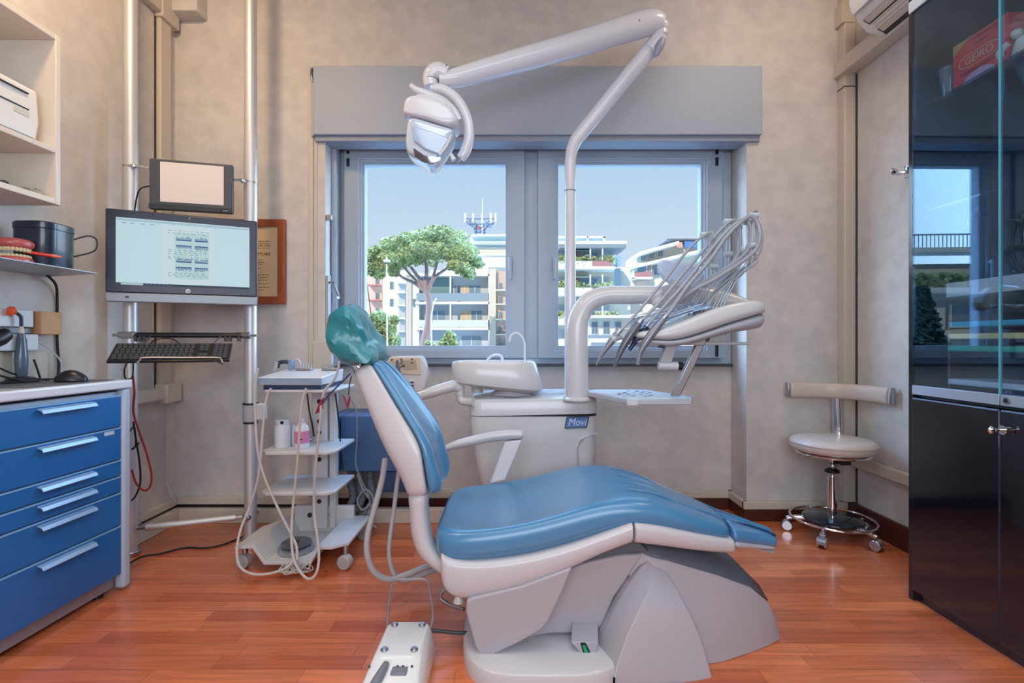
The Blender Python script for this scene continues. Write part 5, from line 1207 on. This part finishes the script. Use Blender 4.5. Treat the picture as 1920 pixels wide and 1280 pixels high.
m = MB(RC_); m.loft([[V((.07+x, -.37+y, z)) for x, y in ((-.022*k, -.035*k), (.022*k, -.035*k), (.022*k, .035*k), (-.022*k, .035*k))] for z, k in ((1.906, 1.1), (1.93, 1.0), (1.955, .8), (1.972, .5))])
m.sphere((.068, -.352, 1.985), .017, 14, 10); m.build('body', PLS, t, subsurf=2)
MB(RC_).tube([V((.06, -.33, 1.965)), V((.045, -.318, 1.945)), V((.045, -.322, 1.925))], .010, 10, 3).build('arm', PLS, t)
t = thing('plaster_ring', 'pale knotted ornament at the right edge of the top shelf', 'ornament', RC_ @ V((.08, -.46, 1.906)))
MB(RC_).tube([V((.07, -.455+.022*math.cos(a), 1.965+.022*math.sin(a))) for a in [2*math.pi*k/20 for k in range(20)]], .006, 8, closed=True).build('ring', PLS, t)
MB(RC_).sphere((.08, -.455, 1.925), .026, 14, 10, (1, 1.3, .75)).build('base', PLS, t)
for z, c_, nm, lb in ((1.008, (240, 220, 130), 'yellow_tray', 'yellow tray in the lower glass section of the black cabinet'), (.965, (60, 190, 150), 'green_tray', 'green tray below the yellow one in the black cabinet'), (1.05, (70, 190, 220), 'teal_tray', 'teal tray above the yellow one in the black cabinet'), (.845, (220, 230, 240), 'white_tray', 'pale tray holding small parts, lowest in the glass section')):
    x = .04
    rgs = [[V((x, y, z)) for y in ()]]
    q = MB(RC_); a = (x, -.80, z); 
    q.box((x, -.80, z), (x+.20, -.13 if z < .9 or z > .9 else -.13, z+.005)); q.box((x, -.80, z), (x+.006, -.13, z+.020)); q.box((x+.194, -.80, z), (x+.20, -.13, z+.020)); q.box((x, -.136, z), (x+.2, -.13, z+.020))
    tag(q.build(nm, mat(nm+'_paint', c_, .4), bevel=.001), lb, 'tray', 'trays in the black cabinet')
inb('wooden_rack', mat('rack_brown', (116, 84, 62), .6), (.05, -.129, .806), (.24, -.118, 1.10), 'brown upright rack end supporting the trays in the black cabinet', 'rack')
inb('paper_carton', mat('carton_white', (214, 216, 222), .6), (.06, -.60, 1.163), (.22, -.10, 1.215), 'long white carton lying on the middle shelf of the black cabinet', 'box', bevel=.002)
m = MB(RC_)
for k in range(14): m.sphere((.05+random.random()*.1, -.20-random.random()*.4, .858), .008+random.random()*.006, 8, 6)
o = m.build('small_parts', mat('parts_mix', (150, 150, 160), .5)); tag(o, 'loose small plastic parts heaped on the pale tray', 'small parts', kind='stuff')
# ------------------------------------------------------------------ outside
GZ = -11.0
def Q(px, py, Y): return P(px, py, F/Y)
struct(MB().box((-160, 6, GZ-.5), (160, 220, GZ)).build('ground', mat('street_grey', (150, 148, 144), .9), smooth=False))
BW = mat('render_cream', (216, 206, 188), .85, var=.06, vscale=.3); BWW = mat('render_white', (224, 220, 208), .85); SL = mat('slab_white', (228, 226, 216), .8)
SHB = mat('shutter_blue', (120, 148, 172), .6); SHT = mat('shutter_tan', (214, 190, 160), .6); GLS = mat('pane_blue', (112, 132, 150), .15, coat=.6)
RAIL = mat('rail_grey_blue', (140, 158, 172), .6); PINK = mat('render_pink', (232, 200, 184), .85); RSH = mat('recess_grey', (170, 178, 186), .85)
LEAF = mat('pine_green', (172, 178, 122), .8, var=.3, vscale=.5); LEAF2 = mat('bush_green', (172, 182, 124), .8, var=.3, vscale=.8); BARK = mat('bark_brown', (156, 136, 136), .85)
TILE = mat('awning_grey', (150, 156, 160), .7)
def block(n, label, x0, x1, ytop, Y, m, depth=12, side=None):
    a = Q(x0, 640, Y); b = Q(x1, ytop, Y)
    t = thing(n, label, 'building', ((a.x+b.x)/2, Y+depth/2, GZ))
    MB().box((a.x, Y, GZ), (b.x, Y+depth, b.z)).build('wall', m, t)
    return t
def pbox(t, nm, m, x0, x1, y0, y1, Y, d0=-.05, d1=.05):
    a = Q(x0, y1, Y); b = Q(x1, y0, Y)
    return MB().box((a.x, Y+d0, a.z), (b.x, Y+d1, b.z)).build(nm, m, t, smooth=False)
def window(t, x0, x1, y0, y1, Y, m=None, frames=True):
    f = pbox(t, 'window', BWW, x0, x1, y0, y1, Y, -.12, .0)
    k = (x1-x0)*.08
    mid = (x0+x1)/2
    pbox(f, 'pane', m or GLS, x0+k, mid-k*.4, y0+k*.7, y1-k*.5, Y, -.16, -.1)
    pbox(f, 'pane', m or GLS, mid+k*.4, x1-k, y0+k*.7, y1-k*.5, Y, -.16, -.1)
# block behind the pine: white balconies
Y = 62
t = block('apartment_building', 'white balconied apartment building behind the pine trunk', 786, 921, 512, Y, BWW)
for y in (517, 568, 615): 
    pbox(t, 'balcony_slab', SL, 784, 922, y, y+4, Y, -2.0, .0)
for y0, y1 in ((521, 566), (572, 613), (619, 655)):
    pbox(t, 'recess', RSH, 787, 848, y0, y1, Y, -.06, .0); pbox(t, 'recess', mat('recess_pale', (196, 202, 208), .85), 849, 917, y0, y1, Y, -.06, .0)
for y0, y1 in ((552, 566),): pbox(t, 'balcony_rail', RAIL, 787, 918, y0, y1, Y, -2.0, -1.9)
for y0, y1 in ((601, 614),): pbox(t, 'balcony_rail', mat('rail_pale', (206, 212, 214), .7), 787, 920, y0, y1, Y, -2.0, -1.9)
for x0, x1, y0, y1, m_ in ((852, 864, 536, 553, SHB), (864, 880, 536, 553, SHT), (881, 900, 536, 554, SHB), (865, 884, 583, 600, SHT), (884, 903, 583, 600, SHB), (808, 833, 583, 600, SHB), (866, 902, 630, 650, RAIL)):
    f = pbox(t, 'window', m_, x0, x1, y0, y1, Y, -.14, .0); pbox(f, 'sash', SL, (x0+x1)/2-.6, (x0+x1)/2+.6, y0, y1, Y, -.18, -.1)
pbox(t, 'glazing', mat('terrace_glass', (120, 146, 150), .2, coat=.5), 790, 847, 523, 551, Y, -.3, -.1)
pbox(t, 'pillar', SL, 846.5, 849.5, 519, 655, Y, -1.9, -1.7); pbox(t, 'pillar', SL, 917, 921, 517, 655, Y, -2.0, -1.8)
pbox(t, 'roof_terrace', BW, 800, 905, 500, 513, Y, 3, 8)
# penthouse building behind
Y = 75
t = block('rooftop_building', 'pale stepped roof building with striped parapet behind the pine', 868, 960, 462, Y, BW, 14)
pbox(t, 'penthouse', mat('penthouse_green', (206, 218, 212), .8), 880, 960, 443, 462, Y, .5, 8)
pbox(t, 'cornice', mat('cornice_teal', (110, 136, 146), .7), 886, 960, 460, 463, Y, -.6, .4)
pbox(t, 'cornice', SL, 884, 960, 440, 443.5, Y, -.4, 2)
pbox(t, 'balcony_slab', SL, 868, 950, 478, 482, Y, -1.6, .0)
for x in (888, 905, 921, 937): window(t, x, x+9, 484, 496, Y)
pbox(t, 'parapet', mat('parapet_stripe', (214, 214, 214), .8), 905, 950, 486, 500, Y, -2.0, -1.8)
# brick corner house
Y = 58
t = block('brick_house', 'pinkish brick house with small balconies between the two window sashes', 921, 965, 508, Y, mat('pale_brick', (206, 178, 164), .85, var=.1, vscale=1.2), 10)
pbox(t, 'gable_wall', BW, 918, 930, 505, 660, Y, -.6, -.1)
for y in (536, 562, 590, 618, 640):
    pbox(t, 'balcony_slab', SL, 930, 965, y+8, y+10, Y, -1.0, .0); window(t, 935, 942, y-6, y+6, Y); window(t, 948, 956, y-6, y+6, Y)
# left buildings
Y = 66
t = block('pink_building', 'pink apartment block at the left edge of the window view', 640, 716, 505, Y, PINK, 12)
for y in (520, 548, 576): 
    window(t, 704, 712, y, y+12, Y)
    pbox(t, 'balcony_slab', mat('slab_rose', (200, 140, 130), .8), 694, 716, y+15, y+17, Y, -1.3, .0)
t = block('cream_building', 'cream apartment block behind the tall lamp post', 717, 762, 507, Y-2, BW, 12)
for y in (528, 560, 592): window(t, 731, 738, y, y+14, Y-2)
for y in (530, 548, 572, 596, 620): pbox(t, 'balcony_slab', SL, 746, 762, y, y+2.5, Y-2, -1.3, .0); 
pbox(t, 'recess', RSH, 749, 760, 532, 650, Y-2, -.2, .0)
t = block('white_tower', 'plain white block left of the pine trunk', 762, 786, 515, Y-5, BWW, 4.2)
pbox(t, 'recess', mat('recess_warm', (206, 196, 184), .8), 762, 772, 520, 655, Y-5, -.2, .0)
window(t, 774, 779, 560, 575, Y-5); pbox(t, 'parapet', SL, 760, 788, 512, 516, Y-5, -.4, .6)
m_ = MB()
random.seed(11)
AW = mat('awning_green', (150, 168, 160), .7)
# right sash: terraced building
Y = 55
t = block('terraced_building', 'white terraced apartment building seen behind the lamp pole', 1020, 1152, 478, Y, BW, 12)
pbox(t, 'roof_slab', SL, 1020, 1166, 460, 466, Y, -2.5, 3)
pbox(t, 'roof_edge', mat('roof_edge_grey', (140, 148, 154), .7), 1045, 1165, 466, 472, Y, -2.4, 2)
pbox(t, 'penthouse', mat('penthouse_blue', (176, 190, 210), .5), 1040, 1136, 443, 460, Y, 1, 6)
pbox(t, 'penthouse_frame', SL, 1040, 1137, 440, 443.5, Y, .6, 6.2); pbox(t, 'penthouse_frame', SL, 1102, 1105, 441, 460, Y, .6, 1); pbox(t, 'penthouse_frame', SL, 1133, 1137, 441, 461, Y, .6, 6.2)
for y0, y1, ys_ in ((472, 497, 505), (520, 540, 553), (572, 592, 605), (618, 636, 646)):
    pbox(t, 'recess', RSH, 1030, 1142, y0, ys_, Y, -.1, .0)
    f = pbox(t, 'window', SHB, 1093, 1120, y0+3, y1+3, Y, -.2, .0); pbox(f, 'sash', SL, 1105, 1107, y0+3, y1+3, Y, -.3, -.18)
    f = pbox(t, 'window', mat('brick_panel', (186, 140, 124), .8), 1064, 1088, y0+3, y1+5, Y, -.2, .0)
    pbox(f, 'pane', GLS, 1072, 1082, y0+5, y1+4, Y, -.3, -.18)
    pbox(t, 'balcony_slab', SL, 1020, 1146, ys_, ys_+5, Y, -2.3, .0)
    pbox(t, 'balcony_rail', BWW, 1020, 1104, ys_-10, ys_, Y, -2.3, -2.2)
    pbox(t, 'balcony_rail', mat('rail_rose', (176, 130, 132), .7), 1104, 1140, ys_-10, ys_, Y, -2.3, -2.2)
for ys_ in (505, 553, 605):
    pl_ = MB()
    for k in range(26):
        x = 1024+118*random.random(); q = Q(x, ys_-11-random.random()*4, Y); q.y -= 2.1
        for j in range(14):
            a = V((random.gauss(0, 1), random.gauss(0, 1), random.gauss(0, 1))).normalized()*.16; b = a.orthogonal(); c = q+V((random.gauss(0, .3), random.gauss(0, .15), random.gauss(0, .2))); pl_.add([c-a, c+b, c+a, c-b], [[0, 1, 2, 3]])
    pl_.build('planting', LEAF2, t, smooth=False)
    a = Q(1066, ys_-36, Y); b = Q(1104, ys_-30, Y)
    MB().loft([[V((a.x, Y-.1, a.z)), V((b.x, Y-.1, a.z)), V((b.x, Y-1.9, b.z)), V((a.x, Y-1.9, b.z))], [V((a.x, Y-.1, a.z-.06)), V((b.x, Y-.1, a.z-.06)), V((b.x, Y-1.9, b.z-.06)), V((a.x, Y-1.9, b.z-.06))]]).build('awning', AW, t)
    for x in (1061, 1100, 1122): pbox(t, 'pillar', SL, x, x+2.2, ys_-34, ys_, Y, -2.2, -2.0)
t = block('cream_wing', 'cream side wing with blue window right of the terraced building', 1135, 1182, 500, Y+6, BW, 10)
pbox(t, 'turret', mat('wing_blue_glass', (150, 180, 200), .4), 1138, 1166, 478, 500, Y+6, .2, 6)
f = pbox(t, 'window', SHB, 1145, 1156, 482, 498, Y+6, -.1, .2)
for y in (545, 585, 620): window(t, 1150, 1160, y, y+14, Y+6)
pbox(t, 'curved_bay', RAIL, 1140, 1160, 505, 545, Y+6, -1.0, .0)
Y = 68
t = block('hillside_building', 'sunlit white building with sloping terraces at the right of the view', 1184, 1345, 505, Y, BW, 14)
# stepped terraces rising to the right
for (x0, y0, x1, y1) in ((1178, 503, 1315, 470), (1190, 478, 1262, 458)):
    a, b = Q(x0, y0, Y), Q(x1, y1, Y)
    MB().loft([[a+V((0, -2.5, 0)), b+V((0, -2.5, 0)), b+V((0, -2.5, -.4)), a+V((0, -2.5, -.4))], [a+V((0, 4, 0)), b+V((0, 4, 0)), b+V((0, 4, -.4)), a+V((0, 4, -.4))]]).build('terrace_slab', SL, t)
q = [Q(1195, 475, Y), Q(1250, 460, Y), Q(1330, 452, Y), Q(1330, 510, Y), Q(1195, 510, Y)]
MB().loft([[p+V((0, .4, 0)) for p in q], [p+V((0, 7, 0)) for p in q]]).build('upper_wall', BW, t)
for x, y in ((1200, 483), (1215, 479), (1232, 475)): window(t, x, x+11, y-6, y+6, Y+.2)
pbox(t, 'roof_canopy', mat('canopy_dark', (110, 104, 110), .7), 1246, 1318, 450, 453, Y, -1, 4)
f = pbox(t, 'window', mat('blue_awning', (90, 130, 190), .6), 1280, 1315, 454, 466, Y, -.8, -.5); pbox(t, 'window', mat('orange_blind', (222, 160, 130), .7), 1262, 1276, 456, 466, Y, -.8, -.5)
f = pbox(t, 'window', BWW, 1184, 1216, 496, 524, Y, -1.6, -.1)
pbox(f, 'pane', GLS, 1190, 1205, 500, 512, Y, -1.7, -1.58); pbox(f, 'pane', mat('pane_brown', (150, 130, 124), .5), 1208, 1214, 494, 513, Y, -1.7, -1.58)
pbox(t, 'balcony_rail', mat('rail_rose', (176, 130, 132), .7), 1184, 1216, 513, 522, Y, -1.75, -1.6)
pbox(t, 'balcony_slab', SL, 1184, 1217, 522, 526, Y, -1.8, 0)
pbox(t, 'recess', PINK, 1192, 1214, 527, 536, Y, -.2, 0)
for x in (1225, 1250, 1275, 1298):
    for y in (500, 545, 590): window(t, x, x+12, y, y+16, Y)
Y = 40
t = block('street_house', 'low pale house seen under the curved arm', 1100, 1185, 596, Y, BWW, 8)
pbox(t, 'roof_slab', SL, 1095, 1188, 592, 597, Y, -1.2, 2)
for x in (1108, 1130, 1152): window(t, x, x+13, 603, 625, Y)
pbox(t, 'balcony_rail', RAIL, 1098, 1186, 628, 634, Y, -1.0, -.9)
t = block('corner_block', 'plain cream block at the far right of the window view', 1202, 1330, 585, 38, BW, 8)
for x in (1212, 1232, 1255): window(t, x, x+12, 596, 615, 38)

# building far to the left: seen only as the reflection in the cabinet glass
import math as _m
def azpt(px, py, Dd):      # px: where the mirror image shows in the cabinet glass
    X = -(px-960)/F; return V((3.08+X*Dd, Dd, 1+(640-py)/F*Dd))
t = thing('balcony_building', 'long cream building with railings and hedge, seen only mirrored in the cabinet glass', 'building', V((-29, 38, GZ)))
MB().loft([[V((-48, 34, z)), V((-24, 36, z)), V((-24, 50, z)), V((-48, 48, z))] for z in (GZ, 6.6)]).build('wall', BW, t)
for z in (1.2, 4.4, 7.2):
    MB().loft([[V((-48.5, 32.6, z+k)), V((-23.5, 34.6, z+k)), V((-23.5, 36.2, z+k)), V((-48.5, 34.2, z+k))] for k in (0, .35)]).build('balcony_slab', SL, t)
m = MB()
for k in range(90):
    u = k/89; m.cyl(V((-48+24*u, 32.9+2*u, 7.5)), V((-48+24*u, 32.9+2*u, 8.5)), .03, seg=5)
m.tube([V((-48, 32.9, 8.5)), V((-24, 34.9, 8.5))], .06, 6); m.build('railing', RAIL, t)
for k in range(6):
    u = (k+.5)/6; c = V((-48+24*u, 33.9+2*u, 2.0)); f = MB().box(c+V((-1, -.1, 0)), c+V((1, .1, 1.7))).build('window', BWW, t); MB().box(c+V((-.9, -.16, .1)), c+V((.9, -.08, 1.6))).build('pane', GLS, f)
leaves_m = MB()
random.seed(3)
for _ in range(1500):
    u = random.random(); p = V((-48+24*u, 32.7+2*u+random.uniform(-.3, .3), 4.9+random.random()*.8)); a = V((random.gauss(0, 1), random.gauss(0, 1), random.gauss(0, 1))).normalized()*.18; b = a.orthogonal()
    leaves_m.add([p-a, p+b, p+a, p-b], [[0, 1, 2, 3]])
leaves_m.build('hedge', LEAF2, t, smooth=False)
t = thing('conifer', 'dark spreading conifer, seen only mirrored in the cabinet glass', 'tree', V((-19.5, 27, GZ)))
m = MB()
for _ in range(5200):
    h = random.random()**.7; rr0 = 3.4*(1-h)+.2; a_ = random.random()*6.283; q_ = rr0*random.random()**.5
    p = V((-19.8+q_*math.cos(a_), 27+q_*math.sin(a_), -7+11.0*h-q_*.25)); a = V((random.gauss(0, 1), random.gauss(0, 1), random.gauss(0, .4))).normalized()*.22; b = a.orthogonal()*.5
    m.add([p-a, p+b, p+a, p-b], [[0, 1, 2, 3]])
m.build('foliage', mat('conifer_green', (70, 100, 88), .8, var=.2), t, smooth=False); MB().cyl((-19.8, 27, GZ), (-19.8, 27, 2), .25, .08, 10).build('trunk', BARK, t)

# umbrella pine
Y = 44
t = thing('umbrella_pine', 'large umbrella pine with a wide flat crown outside the left sash', 'tree', (Q(802, 640, Y).x, Y, GZ))
tr = [Q(792, 660, Y)+V((0, 0, -7)), Q(796, 655, Y), Q(803, 610, Y), Q(805, 570, Y), Q(800, 545, Y), Q(795, 520, Y)]
MB().tube(tr, [.5, .42, .33, .29, .25, .16], 12, 4).build('trunk', BARK, t)
for pts, r in (([(800, 548), (780, 532), (755, 520), (738, 508)], .16), ([(799, 542), (785, 520), (770, 500)], .16), ([(801, 545), (815, 520), (835, 505), (850, 495)], .15), ([(798, 535), (800, 505), (796, 480)], .16), ([(802, 548), (812, 520), (820, 490)], .14), ([(790, 535), (765, 510), (752, 490)], .1)):
    MB().tube([Q(*p, Y) for p in pts], [r*1.3, r, r*.7, r*.4][:len(pts)], 8, 3).build('branch', BARK, t)
def leaves(clumps, n, size, depthk=1.0, up=.3):
    m = MB(); 
    for _ in range(n):
        c, r = random.choice(clumps)
        while True:
            d = V((random.uniform(-1, 1), random.uniform(-1, 1), random.uniform(-1, 1)))
            if d.length <= 1: break
        d = d*(d.length**-.35 if d.length > .05 else 1)
        p = c+V((d.x*r[0], d.y*r[1], d.z*r[2]))
        a = V((random.gauss(0, 1), random.gauss(0, 1), random.gauss(0, 1))).normalized(); b = a.orthogonal().normalized(); sz = size*random.uniform(.6, 1.4)
        m.add([p-a*sz, p+b*sz*.6, p+a*sz, p-b*sz*.6], [[0, 1, 2, 3]])
    return m
cl = []
top = [(690, 505, 12), (705, 492, 14), (720, 480, 16), (738, 468, 17), (758, 460, 18), (780, 452, 18), (800, 447, 19), (822, 444, 20), (845, 448, 20), (865, 458, 20), (880, 472, 17), (888, 486, 12), (720, 500, 14), (745, 490, 18), (770, 482, 18), (795, 478, 18), (820, 474, 20), (845, 478, 20), (866, 488, 17), (870, 505, 13), (855, 502, 14), (700, 512, 12), (735, 505, 10), (712, 475, 10)]
for x, y, r in top:
    for dy in (-2.2, 0, 2.2):
        k = r*Y/F; cl.append((Q(x, y, Y)+V((random.uniform(-.3, .3), dy+random.uniform(-.5, .5), random.uniform(-.2, .2))), (k*1.05, k*1.3, k*.62)))
leaves(cl, 15000, .15).build('crown', LEAF, t, smooth=False)
# lower trees and bushes
for nm, lb, cs, Y, n in (('leafy_tree', 'round green tree at the lower left of the left sash', [(695, 610, 22), (712, 600, 18), (728, 615, 16), (705, 640, 26), (735, 640, 16), (740, 600, 8)], 38, 4200), ('garden_shrub', 'bright green shrub under the balconies right of the pine trunk', [(838, 640, 11), (846, 632, 9), (830, 646, 9), (852, 645, 8), (842, 626, 6)], 36, 1300), ('garden_shrub', 'small yellow-green shrub beside the pine trunk', [(803, 643, 6), (808, 648, 7)], 36, 350)):
    t = thing(nm, lb, 'tree' if nm == 'leafy_tree' else 'shrub', (Q(cs[0][0], 640, Y).x, Y, GZ))
    cl = [(Q(x, y, Y), (r*Y/F, r*Y/F, r*Y/F)) for x, y, r in cs]
    leaves(cl, n, .12).build('foliage', LEAF2, t, smooth=False)
    c0 = Q(cs[0][0], 650, Y); MB().tube([V((c0.x, Y, GZ)), V((c0.x, Y, c0.z))], .14, 8).build('trunk', BARK, t)
# lamp posts, antenna
Y = 34
t = thing('street_lamp', 'tall thin white street lamp in front of the cream building', 'street lamp', (Q(725, 640, Y).x, Y, GZ))
a = Q(726, 660, Y); MB().tube([V((a.x, Y, GZ)), Q(726, 640, Y), Q(725, 495, Y)], [.07, .05, .04], 8).build('pole', SL, t)
MB().box(Q(720, 491, Y)+V((0, -.2, 0)), Q(730, 487, Y)+V((0, .2, 0))).cyl(Q(725, 490, Y), Q(725, 481, Y), .1, .02, 8).build('lantern', SL, t)
t = thing('street_lamp', 'shorter curved white street lamp in front of the pine trunk', 'street lamp', (Q(809, 640, Y).x, Y, GZ))
a = Q(809, 660, Y); MB().tube([V((a.x, Y, GZ)), Q(809, 640, Y), Q(808, 600, Y), Q(811, 580, Y), Q(815, 564, Y), Q(819, 560, Y)], [.07, .05, .045, .04, .04, .06], 8, 3).build('pole', SL, t)
t = thing('utility_wire', 'dark slanting cable at the left edge of the left sash', 'cable', Q(686, 500, 30))
MB().tube([Q(684, 500, 30), Q(692, 560, 30), Q(698, 610, 30)], .03, 6, 3).build('wire', DGREY, t)
Y = 78
t = thing('antenna_mast', 'cluster of white phone antennas on the rooftop mast', 'antenna', Q(900, 443, Y))
MB().cyl(Q(904, 445, Y), Q(905, 372, Y), .09, .03, 8).build('mast', SL, t)
m = MB()
for x in (872, 887, 904, 920, 929): m.box(Q(x-1.6, 416, Y)+V((0, -.2, 0)), Q(x+1.6, 400, Y)+V((0, .2, 0)))
m.build('panel_antenna', SL, t)
m = MB(); DM_ = mat('mast_dark', (86, 96, 116), .6)
for a, b in (((872, 414), (900, 436)), ((930, 414), (900, 436)), ((887, 412), (900, 430)), ((920, 412), (900, 430)), ((872, 410), (930, 410)), ((876, 420), (926, 420)), ((890, 436), (912, 436)), ((885, 418), (895, 445)), ((915, 418), (905, 445)), ((893, 445), (893, 425)), ((908, 445), (908, 425))):
    m.tube([Q(*a, Y), Q(*b, Y)], .09, 5)
m.build('lattice', DM_, t)
m = MB()
for x, y in ((880, 416), (890, 424), (912, 420), (920, 424), (898, 432)): m.sphere(Q(x, y, Y), .35, 8, 6)
m.build('drum', mat('drum_grey', (120, 130, 150), .5), t); MB().sphere(Q(898, 428, Y), .4, 8, 6).build('red_drum', mat('drum_red', (150, 90, 80), .5), t)

# ------------------------------------------------------------------ light and camera
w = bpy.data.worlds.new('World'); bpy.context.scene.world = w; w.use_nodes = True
n = w.node_tree.nodes; l = w.node_tree.links; bg = n['Background']
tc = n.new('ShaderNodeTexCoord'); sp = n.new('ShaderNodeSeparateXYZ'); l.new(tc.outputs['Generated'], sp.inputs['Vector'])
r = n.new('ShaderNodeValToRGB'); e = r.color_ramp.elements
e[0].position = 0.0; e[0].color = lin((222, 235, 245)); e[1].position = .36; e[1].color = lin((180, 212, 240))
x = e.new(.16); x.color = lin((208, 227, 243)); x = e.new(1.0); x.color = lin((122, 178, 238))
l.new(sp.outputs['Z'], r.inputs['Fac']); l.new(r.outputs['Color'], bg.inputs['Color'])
mr = n.new('ShaderNodeMapRange'); mr.inputs['From Min'].default_value = .86; mr.inputs['From Max'].default_value = .30; mr.inputs['To Min'].default_value = 1.0; mr.inputs['To Max'].default_value = 25.0  # side and upper sky boosted beyond the view, extra daylight for the room
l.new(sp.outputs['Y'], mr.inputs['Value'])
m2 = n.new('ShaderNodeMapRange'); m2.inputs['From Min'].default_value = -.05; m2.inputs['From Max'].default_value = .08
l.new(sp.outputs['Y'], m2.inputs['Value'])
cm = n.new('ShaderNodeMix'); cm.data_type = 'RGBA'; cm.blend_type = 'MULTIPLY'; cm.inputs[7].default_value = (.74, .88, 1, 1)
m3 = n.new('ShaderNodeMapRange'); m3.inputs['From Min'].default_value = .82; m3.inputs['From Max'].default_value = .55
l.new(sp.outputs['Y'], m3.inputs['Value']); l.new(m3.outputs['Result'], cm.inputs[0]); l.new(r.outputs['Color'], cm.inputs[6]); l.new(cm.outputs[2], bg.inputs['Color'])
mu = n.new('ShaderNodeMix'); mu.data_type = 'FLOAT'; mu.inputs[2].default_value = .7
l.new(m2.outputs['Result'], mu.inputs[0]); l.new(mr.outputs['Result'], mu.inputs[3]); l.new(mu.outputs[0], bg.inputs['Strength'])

def light(nm, kind, loc, energy, col, size=1, size_y=None, tgt=None, rot=None):
    d = bpy.data.lights.new(nm, kind); d.energy = energy; d.color = lin(col)[:3]
    if kind == 'AREA':
        d.size = size
        if size_y: d.shape = 'RECTANGLE'; d.size_y = size_y
    o = bpy.data.objects.new(nm, d); C.objects.link(o); o.location = loc
    if tgt is not None: o.rotation_euler = (V(tgt)-V(loc)).to_track_quat('-Z', 'Y').to_euler()
    elif rot: o.rotation_euler = rot
    return o
s = light('sun', 'SUN', (0, 0, 20), 3.5, (255, 240, 218), tgt=(.55, 1, 19.35-.0)); s.data.angle = .01
s.rotation_euler = V((.45, .95, -.62)).to_track_quat('-Z', 'Y').to_euler()
light('fill_overhead', 'AREA', (.15, .9, 2.55), 18, (226, 238, 250), 1.5, .9, rot=(0, 0, 0))  # added overhead fill without a fixture, brightens the room below it
light('fill_rear_top', 'AREA', (0, -.9, 2.99), 17, (222, 236, 252), 1.8, .9, rot=(0, 0, 0))  # added fill under the ceiling behind the camera, no fitting there
light('fill_behind_camera', 'AREA', (0, -1.4, 1.5), 52, (224, 236, 250), 2.4, 1.0, tgt=(0, 2.8, .5))  # added broad fill from behind the camera, like daylight from an unseen rear window
light('warm_spot', 'AREA', (-1.25, 1.45, 2.98), 23, (255, 216, 168), .25, tgt=(-1.9, 1.95, 1.9))
light('warm_spot_right', 'AREA', (1.35, 1.9, 2.98), 9, (255, 226, 200), .3, tgt=(1.55, 2.7, 1.2))
po = light('sky_portal', 'AREA', (.14, 3.12, 1.5), 1, (255, 255, 255), 2.3, 1.3, tgt=(.14, 0, 1.5)); po.data.cycles.is_portal = True

cam = bpy.data.cameras.new('camera'); cam.sensor_width = 36; cam.lens = 36*F/1920; cam.clip_end = 500; cam.clip_start = .02
co = bpy.data.objects.new('camera', cam); C.objects.link(co); co.location = (0, 0, 1.0); co.rotation_euler = (math.radians(90), 0, 0)
sc_ = bpy.context.scene; sc_.camera = co
sc_.view_settings.view_transform = 'Standard'; sc_.view_settings.look = 'None'; sc_.view_settings.gamma = 1; sc_.view_settings.use_curve_mapping = False
sc_.view_settings.exposure = 0.0
sc_.cycles.use_denoising = True
sc_.cycles.max_bounces = 8; sc_.cycles.diffuse_bounces = 4; sc_.cycles.transparent_max_bounces = 16
for o in bpy.data.objects:
    if 'wloc' in o: del o['wloc']
